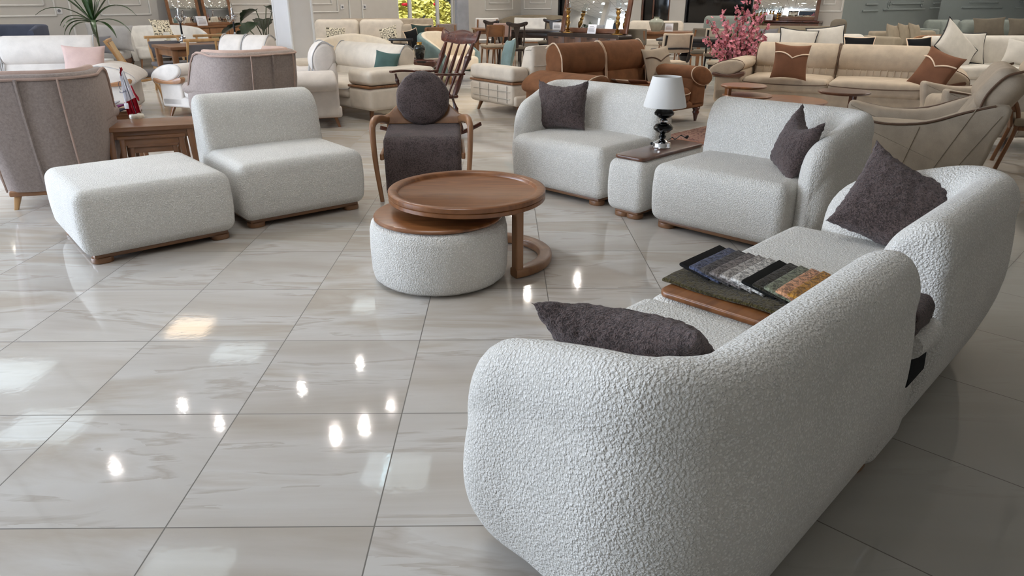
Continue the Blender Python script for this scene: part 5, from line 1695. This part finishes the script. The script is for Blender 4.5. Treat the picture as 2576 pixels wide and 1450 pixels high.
v = thing('vase', 'pale green round-shouldered vase on the light wooden table', 'vase', (LT.x - .25, LT.y - .1, .76))
obj('body', MB().lathe([(0, 0), (.09, 0), (.10, .02), (.15, .14), (.16, .19), (.13, .24), (.06, .265), (.05, .28), (.07, .30), (.05, .30), (.035, .27), (0, .27)], 28), 'celadon', v)
card('white price card next to the pale green vase', (LT.x + .02, LT.y - .16, .76), R(-16), .18, .17)
q = gd(1638, 60, 21)
sofa('cream sofa in front of the dark doorway, right of the large mirror', (q.x, 20.2, 0), R(-10), 1.5, .9, 'cream2', .42, .86, 1, 'none', .1, .5, .1, 'oak', 'round', arms=(0, 0))
q = gd(1772, 60, 21.6)
sofa('grey tufted sofa with a rounded back below the dark window', (q.x + .3, 20.8, 0), R(-25), 1.7, .9, 'sage', .42, .98, 1, 'box', .2, .62, .1, 'oak', 'round')

# pink blossom in a bamboo basket
bp = gd(1852, 205, 11.4)
pt = thing('blossom_plant', 'pink artificial blossom branches in a bamboo basket left of the beige sofa', 'plant', (bp.x, bp.y, 0))
bk = obj('basket', MB().lathe([(0, 0), (.17, 0), (.18, .10), (.19, .26), (.18, .27), (.17, .12), (0, .10)], 24), 'wicker', pt)
mb = MB()
for k in range(26):
    a_ = 2 * PI * k / 26; hh = .34 + .05 * random.random()
    mb.tube([(.195 * math.cos(a_), .195 * math.sin(a_), .02), (.20 * math.cos(a_), .20 * math.sin(a_), hh)], .017, 6)
obj('bamboo', mb, 'bamboo', bk)
obj('band', MB().tube([(.215 * math.cos(2 * PI * k / 28), .215 * math.sin(2 * PI * k / 28), .20) for k in range(28)], .014, 6, closed=True), 'wicker', bk)
random.seed(5)


def blossom(mb, p, r):
    ax = Vector((random.uniform(-1, 1), random.uniform(-1, .4), random.uniform(-.2, 1))).normalized()
    u = ax.orthogonal().normalized(); v_ = ax.cross(u)
    for k in range(5):
        a_ = 2 * PI * k / 5; d = u * math.cos(a_) + v_ * math.sin(a_); e = ax.cross(d)
        c_ = Vector(p)
        mb.add([c_, c_ + d * r * .6 + e * r * .45 + ax * r * .35, c_ + d * r + ax * r * .30, c_ + d * r * .6 - e * r * .45 + ax * r * .35, c_ + d * r * .55 + ax * r * .08], [(0, 1, 4), (1, 2, 4), (2, 3, 4), (3, 0, 4)])


lf = MB()
tips = [(-.52, .0, 1.12), (-.40, .05, .98), (-.36, -.1, 1.22), (-.24, .1, 1.05), (-.12, 0, 1.28), (-.06, -.15, 1.0), (.0, .05, 1.58), (.05, .1, 1.2), (.14, -.1, 1.10), (.22, .05, 1.44), (.30, .0, 1.2), (.36, -.05, 1.02), (.40, .1, .84), (-.55, 0, .85), (.38, -.1, .62), (-.45, -.1, .68), (-.2, -.2, .8), (.15, -.2, .78), (.05, .2, .9), (-.30, .2, .75)]
for tip in tips:
    s_ = Vector((tip[0] * .12, tip[1] * .2, .22))
    bend = Vector((tip[0] * .45, tip[1] * .6, .22 + (tip[2] - .22) * .55))
    P_ = spline([s_, bend, Vector(tip)], 7)
    bo = obj('branch', MB().tube(P_, [.007 - .004 * i / (len(P_) - 1) for i in range(len(P_))], 5), 'branch', pt)
    mb = MB()
    for i in range(3 if tip[2] > .7 else 2, len(P_)):
        for k in range(6 if i < len(P_) - 4 else 5):
            sp = .065 if i < len(P_) - 3 else .04
            blossom(mb, P_[i] + Vector((random.uniform(-sp, sp), random.uniform(-sp, sp), random.uniform(-sp, sp))), random.uniform(.024, .036))
        if i % 3 == 0:
            q = P_[i] + Vector((random.uniform(-.06, .06), -.02, random.uniform(-.03, .05)))
            lf.add([q, q + Vector((.015, 0, .02)), q + Vector((.0, 0, .055)), q + Vector((-.015, 0, .02))], [(0, 1, 2, 3)])
    obj('blossoms', mb, 'blossom', bo, smooth=False)
obj('leaves', lf, 'leaf', pt, smooth=False)

# beige sofa with brown cushions
bz = R(-30)
sofaR = sofa('large beige suede sofa with dark piping and two brown cushions', (4.22, 9.45, 0), bz, 3.0, 1.05, 'beige', .43, .80, 2, 'roll', .40, .62, .08, 'walnut_dark', 'roll', pipe='piping_dark', flute=True, trim='walnut_dark')
q = gp(1992, 205, .43)
bpil = pil('brown suede cushion with a pale chevron at the left end of the beige sofa', 'brown_pil', .46, .46, .15, (q.x, q.y + .15, .44), R(-12), R(-18), R(4), band='piping_light', group='brown cushions on the beige sofa')
q = gp(2318, 225, .43)
dup(bpil, 'brown suede cushion with a pale chevron against the right arm of the beige sofa', (q.x + .0, q.y - .02, .44), R(-62), R(-22), R(16))

# round tables


def round_table(label, c, h, r, mat='walnut', leg='post', name='round_table', dxl=0):
    t = thing(name, label, 'table', (c.x, c.y, .012), R(20))
    obj('table_top', MB().lathe([(0, h - .028), (r - .02, h - .028), (r - .004, h - .018), (r, h - .008), (r - .008, h), (0, h)], 48), mat, t)
    if leg == 'post':
        obj('leg', MB().rbox((dxl, 0, (h - .02) / 2), (.05, .07, h - .03), .012, 2), mat, t)
        obj('foot', MB().rbox((dxl * .4, 0, .015), (r * 1.2, .10, .03), .012, 2), mat, t)
    else:
        for k in range(4):
            a_ = R(45 + 90 * k); rr = r * .78
            obj('leg', MB().taper((rr * 1.08 * math.cos(a_), rr * 1.08 * math.sin(a_), 0), (rr * math.cos(a_), rr * math.sin(a_), h - .02), .03, .05), mat, t)
    return t


round_table('largest low round brown table in front of the beige sofa', gp(1972, 251, .37), .36, .46, leg='four')
c1 = gp(1880, 238, .43)
round_table('round brown side table, lower of the two overlapping ones by the beige sofa' , c1, .42, .27, dxl=-.22)
c2 = gp(1871, 214, .53)
round_table('round brown side table, higher of the two overlapping ones by the beige sofa', c2, .52, .25, dxl=-.20)
round_table('small round brown side table on one post, right of the low round table', gp(2124, 229, .54), .53, .255, 'walnut_dark', dxl=.13)


# reclining armchairs
def recliner(label, loc, rz, group='beige armchairs at the right edge'):
    t = thing('reclining_armchair', label, 'armchair', loc, rz, group)
    side = [(.06, .13), (.95, .13), (1.10, .42), (1.16, .66), (1.05, .69), (.86, .63), (.62, .535), (.35, .515), (.12, .545), (.0, .565), (-.02, .50), (.02, .30)]
    for sx in (-1, 1):
        so = obj('arm', MB().prism(spl(side, 3), -.09, .09, .035, 4, 2, M_=T(sx * .36), fn=lambda x, y, z: (x + sx * .08 * (z - .15), y, z)), 'beige2', t)
        e = spline([(sx * (.45 + .03), y, z) for y, z in ((.0, .55), (.12, .535), (.35, .505), (.62, .535), (.86, .625), (1.05, .685))], 4)
        obj('piping', MB().tube(e, .010, 6), 'piping_dark', so)
        for a_, b_ in ((((.58, .50), (.50, .15))), ((.93, .66), (.72, .15)), ((1.10, .62), (.86, .15))):
            obj('piping', MB().tube([(sx * (.453 + .08 * (z - .15)), y, z) for y, z in (a_, ((a_[0] + b_[0]) / 2, (a_[1] + b_[1]) / 2), b_)], .004, 5), 'taupe', so)
    obj('seat', MB().rbox((0, .42, .33), (.56, .84, .24), .07, 4, 4, fn=lambda x, y, z: (x, y, z + .02 * (1 - (x / .28) ** 2))), 'beige2', t)
    obj('backrest', MB().rbox((0, 0, 0), (.60, .22, .62), .08, 4, 4, M_=T(0, .98, .57, rx=R(-28))), 'beige2', t)
    ho = obj('headrest', MB().rbox((0, 0, 0), (.84, .26, .34), .10, 5, 4, fn=lambda x, y, z: (x, y - .35 * x * x, z), M_=T(0, 1.10, .755, rx=R(-30))), 'beige', t)
    for sx in (-1, 1):
        e = [(sx * .425, y, z) for y, z in ((.95, .62), (.98, .76), (1.07, .89), (1.17, .93))]
        obj('piping', MB().tube(spline(e, 4), .010, 6), 'piping_dark', ho)
    obj('plinth', MB().rbox((0, .52, .115), (.66, .86, .035), .008, 1), 'walnut_dark', t)
    legs4(t, .74, 1.05, .11, 'walnut_dark', .08, .12, .05, .03, .02)
    return t


tp_ = gp(2145, 286, .55)
rc = recliner('large beige reclining armchair with dark piping behind the white sofas at the right', (tp_.x + .12, tp_.y + .36, 0), R(-120))
rc.scale = (1, .98, 1)
dup(rc, 'beige armchair at the right edge behind the large reclining armchair', (4.62, 7.75, 0), R(-104))
dining_chair('brown wooden chair legs at the right edge, beside the beige armchair', (4.96, 6.15, 0), R(60), 'table_wood', 'taupe', 'plate', back_mat='table_wood', h=.62, w_=.5)

# pale sofa with black-edged pillows behind the beige sofa
q = gd(2020, 95, 12.9)
sofa('pale linen sofa behind the beige sofa, black-edged pillows on its back', (q.x, 12.1, 0), R(-12), 2.2, 1.0, 'stone', .44, .86, 2, 'round' if False else 'box', .24, .66, .1, 'black_wood', 'round')
q = gd(2008, 130, 12.3)
pb = pil('pale pillow with black edging on the pale linen sofa, nearer the left arm', 'stone', .62, .46, .16, (q.x, 12.42, .52), R(-14), R(-20), R(5), pipe='piping_black', group='black-edged pale pillows')
q = gd(2078, 110, 12.4)
dup(pb, 'pale pillow with black edging on the pale linen sofa, beside the black bolster', (q.x + .05, 12.45, .56), R(-10), ry=R(-6))
q = gd(2154, 100, 12.2)
pil('black bolster cushion with a pale edge on the pale linen sofa, above the beige back', 'black_fab', .48, .30, .14, (q.x, 12.05, .56), R(-12), R(-16), 0, pipe='piping_light')
# channelled grey sofa and taupe sofa towards the sideboard
q = gd(1935, 140, 13.6)
t = sofa('sage grey sofa with horizontal channels, right of the pink blossom', (q.x + .25, 13.9, 0), R(170), 1.1, .95, 'taupe', .42, .70, 1, 'none', .1, .5, .06, 'black_wood', 'box', arms=(0, 0))
mb = MB()
for z in (.16, .24, .32, .40, .48, .56, .64): mb.tube([(-.50, .965, z), (.50, .965, z)], .012, 6)
obj('channel', mb, 'taupe', t)
q = gd(1928, 100, 14.2)
pil('dark grey cushion on the channelled sofa, below the brass candle holders', 'grey_dark', .42, .34, .13, (q.x + .05, 14.3, .58), R(-8), R(-18), R(0))
q = gd(2020, 70, 17.6)
sofa('long taupe sofa back in front of the right-hand sideboard', (q.x - .1, 18.4, 0), R(168), 1.9, .95, 'taupe', .42, .84, 1, 'none', .1, .5, .1, 'black_wood', 'box', arms=(0, 0))
q = gd(2108, 75, 16.6)
t = thing('headrest_cushion', 'dark taupe padded headrest at the right end of the long taupe sofa', 'cushion', (q.x, 16.6, .62), R(-20), None, R(-12))
obj('cover', MB().rbox((0, 0, .20), (.34, .24, .40), .11, 5, 2), 'taupe_dk', t)
obj('stem', MB().rbox((0, 0, -.30), (.2, .12, .62), .03, 2), 'taupe_dk', t)
# taupe sofa with three cushions and a wooden arm
q = gd(2262, 90, 15.6)
ts = sofa('taupe sofa with a bent wooden arm rail and three back pillows by the sage wall', (q.x + .35, 15.0, 0), R(18), 1.9, .95, 'taupe', .44, .80, 1, 'box', .2, .72, .1, 'oak', 'box', arms=(1, 0))
obj('arm_rail', MB().tube(spline([(-.55, -.06, .55), (-.50, -.06, .70), (-.1, -.06, .735), (.35, -.06, .72), (.42, -.06, .60)], 6), .028, 8), 'oak', ts)
for k, (px, lb) in enumerate(((2240, 'beside its padded arm'), (2278, 'in the middle'), (2312, 'next to the big tilted pillow'))):
    q = gd(px, 90, 15.5)
    if k == 0: tp = pil('taupe back pillow on the taupe sofa, ' + lb, 'taupe', .52, .50, .18, (q.x, 15.25, .47), R(40), R(-18), R(6), group='taupe back pillows')
    else: dup(tp, 'taupe back pillow on the taupe sofa, ' + lb, (q.x, 15.3 + .12 * k, .48), R(40))
# pale corner sofa at the right
q = gd(2545, 110, 12.0)
sofa('pale grey corner sofa at the right edge below the sage wall', (q.x + .15, 11.3, 0), R(4), 3.0, 1.1, 'stone', .44, .86, 3, 'none', .1, .5, .1, 'black_wood', 'round', arms=(0, 0))
q = gd(2440, 120, 11.75)
pw = pil('large pale pillow with black edging standing on the pale corner sofa', 'stone', .74, .50, .18, (q.x, 11.85, .455), R(4), R(-16), R(3), pipe='piping_black')
q = gd(2412, 120, 11.5)
pil('large pale pillow tilted on its corner, leaning on the pale corner sofa', 'stone', .82, .56, .18, (q.x - .12, 11.48, .50), R(10), R(-20), R(38), pipe='piping_black')
q = gd(2322, 110, 11.7)
pil('black cushion with a pale edge beside the tilted pale pillow', 'black_fab', .42, .32, .13, (q.x - .05, 11.62, .55), R(6), R(-16), R(-4), pipe='piping_light')
q = gd(2572, 150, 11.2)
pil('small pale cushion at the right edge on the pale corner sofa', 'stone', .46, .40, .14, (q.x + .1, 11.45, .45), R(-20), R(-18), R(10))
q = gp(2412, 162, .46)
t = thing('fabric_swatch', 'black and grey fabric samples piled at the front of the pale corner sofa', 'fabric sample', (q.x, q.y + .05, .45), R(30))
for k in range(4): obj('sheet', MB().rbox((.04 * k, .02 * k, .008 + .014 * k), (.36, .20, .012), .005, 1, M_=T(rz=R(8 * k))), 'black_fab' if k % 2 == 0 else 'grey', t)
# sofa along the sage wall
q = gd(2450, 60, 21.5)
sofa('long sage grey sofa along the sage wall', (q.x + .6, 20.6, 0), R(0), 4.6, 1.0, 'sage', .44, .88, 4, 'box', .25, .66, .1, 'black_wood', 'round')
for px, lb, w_ in ((2437, 'small sage cushion with a stitched line on the long sage sofa', .50), (2390, 'sage cushion half behind the big tilted pillow', .55)):
    q = gd(px, 75, 20.9)
    pil(lb, 'sage', w_, .42, .16, (q.x, 20.9, .46), 0, R(-14))
q = gd(2515, 75, 20.2)
tb = pil('wide taupe back pillow on the long sage sofa, left of its twin', 'taupe_dk', .95, .52, .18, (q.x, 20.6, .46), R(3), R(-14), R(-2), group='wide taupe pillows')
dup(tb, 'wide taupe back pillow cut off by the right edge of the photo', (q.x + .98, 20.6, .46))
# right-hand sideboard and mirror on the rear wall
s0, s1 = RW.s_at(1888, 50), RW.s_at(2072, 52)
SW = s1 - s0
sb = wall_thing(RW, 'sideboard', 'dark brown sideboard under the tilted mirror with four brass candle holders', 'sideboard', (s0 + s1) / 2, .52)
obj('body', MB().rbox((0, .23, .46), (SW - .06, .44, .66), .01, 2), 'walnut_dark', sb)
obj('top', MB().rbox((0, .22, .825), (SW, .52, .05), .012, 2), 'mahogany', sb)
for k in range(4): obj('door', MB().rbox((-SW / 2 + SW * (k + .5) / 4, 0, .46), (SW / 4 - .03, .022, .60), .006, 1), 'walnut_dark', sb)
legs4(sb, SW, .46, .14, 'mahogany')
leaning_mirror('tilted mirror in a brown frame on the right-hand sideboard', RW, RW.s_at(1899, 45), RW.s_at(2064, 48), .85, 1.3, .38, R(10), fw=.10, mat='walnut_dark')
for px, h, lb in ((1905, .30, 'leftmost'), (1924, .36, 'second from the left'), (1947, .42, 'tallest'), (1966, .34, 'rightmost')):
    p_ = RW.P(RW.s_at(px, 48), .47, .85)
    t = thing('candle_holder', {'tallest': 'tallest brass candle holder, behind the price card on the right-hand sideboard'}.get(lb, 'brass candle holder with a glass cup, %s of four on the sideboard' % lb), 'candle holder', p_, 0, 'brass candle holders')
    obj('stem', MB().lathe([(0, 0), (.06, 0), (.055, .01), (.02, .03), (.035, h * .2), (.015, h * .3), (.04, h * .42), (.015, h * .54), (.03, h * .60), (.055, h * .64), (0, h * .64)], 16), 'gold', t)
    obj('glass_cup', MB().lathe([(0, h * .64), (.05, h * .64), (.052, h), (.048, h), (.046, h * .67), (0, h * .67)], 18), 'glass', t)
p_ = RW.P(RW.s_at(1947, 50), .55, .85)
card('pale pink price card in front of the brass candle holders', p_, math.atan2(RW.d.y, RW.d.x), .20, .17)

# ------------------------------------------------------------------ the garden beyond the doorway
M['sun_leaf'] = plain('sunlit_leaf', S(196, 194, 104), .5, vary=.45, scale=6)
random.seed(9)


def bush(name, label, c, rx, rz_, n, mat, size=.10, flowers=0):
    t = thing(name, label, 'shrub', (c.x, c.y, 0))
    mb = MB()
    for k in range(n):
        a_, b_ = random.uniform(0, 2 * PI), random.uniform(-.2, 1)
        rr = random.uniform(.55, 1)
        p = Vector((rx * rr * math.cos(a_) * math.sqrt(1 - b_ * b_ * .8), rx * rr * math.sin(a_) * math.sqrt(1 - b_ * b_ * .8), rz_ * (.5 + .5 * b_ * rr)))
        d = Vector((random.uniform(-1, 1), random.uniform(-1, 1), random.uniform(-.2, 1))).normalized(); e = d.orthogonal().normalized()
        s_ = size * random.uniform(.6, 1.2)
        mb.add([p, p + d * s_ * .5 + e * s_ * .28, p + d * s_, p + d * s_ * .5 - e * s_ * .28], [(0, 1, 2, 3)])
    obj('foliage', mb, mat, t, smooth=False)
    sm = MB()
    for k in range(7):
        a_ = 2 * PI * k / 7; sm.tube([(0, 0, 0), (rx * .5 * math.cos(a_), rx * .5 * math.sin(a_), rz_ * .7)], [.03, .01], 5)
    obj('stem', sm, 'branch', t)
    if flowers:
        mb = MB()
        for k in range(flowers):
            a_ = random.uniform(PI, 2 * PI); z = random.uniform(.3, 1) * rz_
            mb.rbox((rx * .9 * math.cos(a_), rx * .9 * math.sin(a_), z), (.09, .09, .08), .035, 2)
        obj('flower', mb, 'flag_red', t)
    return t


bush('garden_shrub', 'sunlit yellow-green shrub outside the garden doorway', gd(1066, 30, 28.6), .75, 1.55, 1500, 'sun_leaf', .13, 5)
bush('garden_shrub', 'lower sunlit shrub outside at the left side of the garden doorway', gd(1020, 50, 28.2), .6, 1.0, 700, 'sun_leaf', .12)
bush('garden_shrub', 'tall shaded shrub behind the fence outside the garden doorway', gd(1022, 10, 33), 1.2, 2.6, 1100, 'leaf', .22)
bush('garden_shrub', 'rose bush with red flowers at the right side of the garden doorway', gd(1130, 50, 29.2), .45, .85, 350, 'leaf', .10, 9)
q = gd(1010, 20, 31)
t = thing('garden_fence', 'dark railing outside the left side of the garden doorway', 'fence', (q.x, q.y, 0))
for k in range(9): obj('bar', MB().rbox((-.8 + .2 * k, 0, .95), (.03, .03, 1.9), .004, 1), 'black', t)
for z in (1.05, 1.8): obj('rail', MB().rbox((0, 0, z), (1.8, .04, .05), .004, 1), 'black', t)
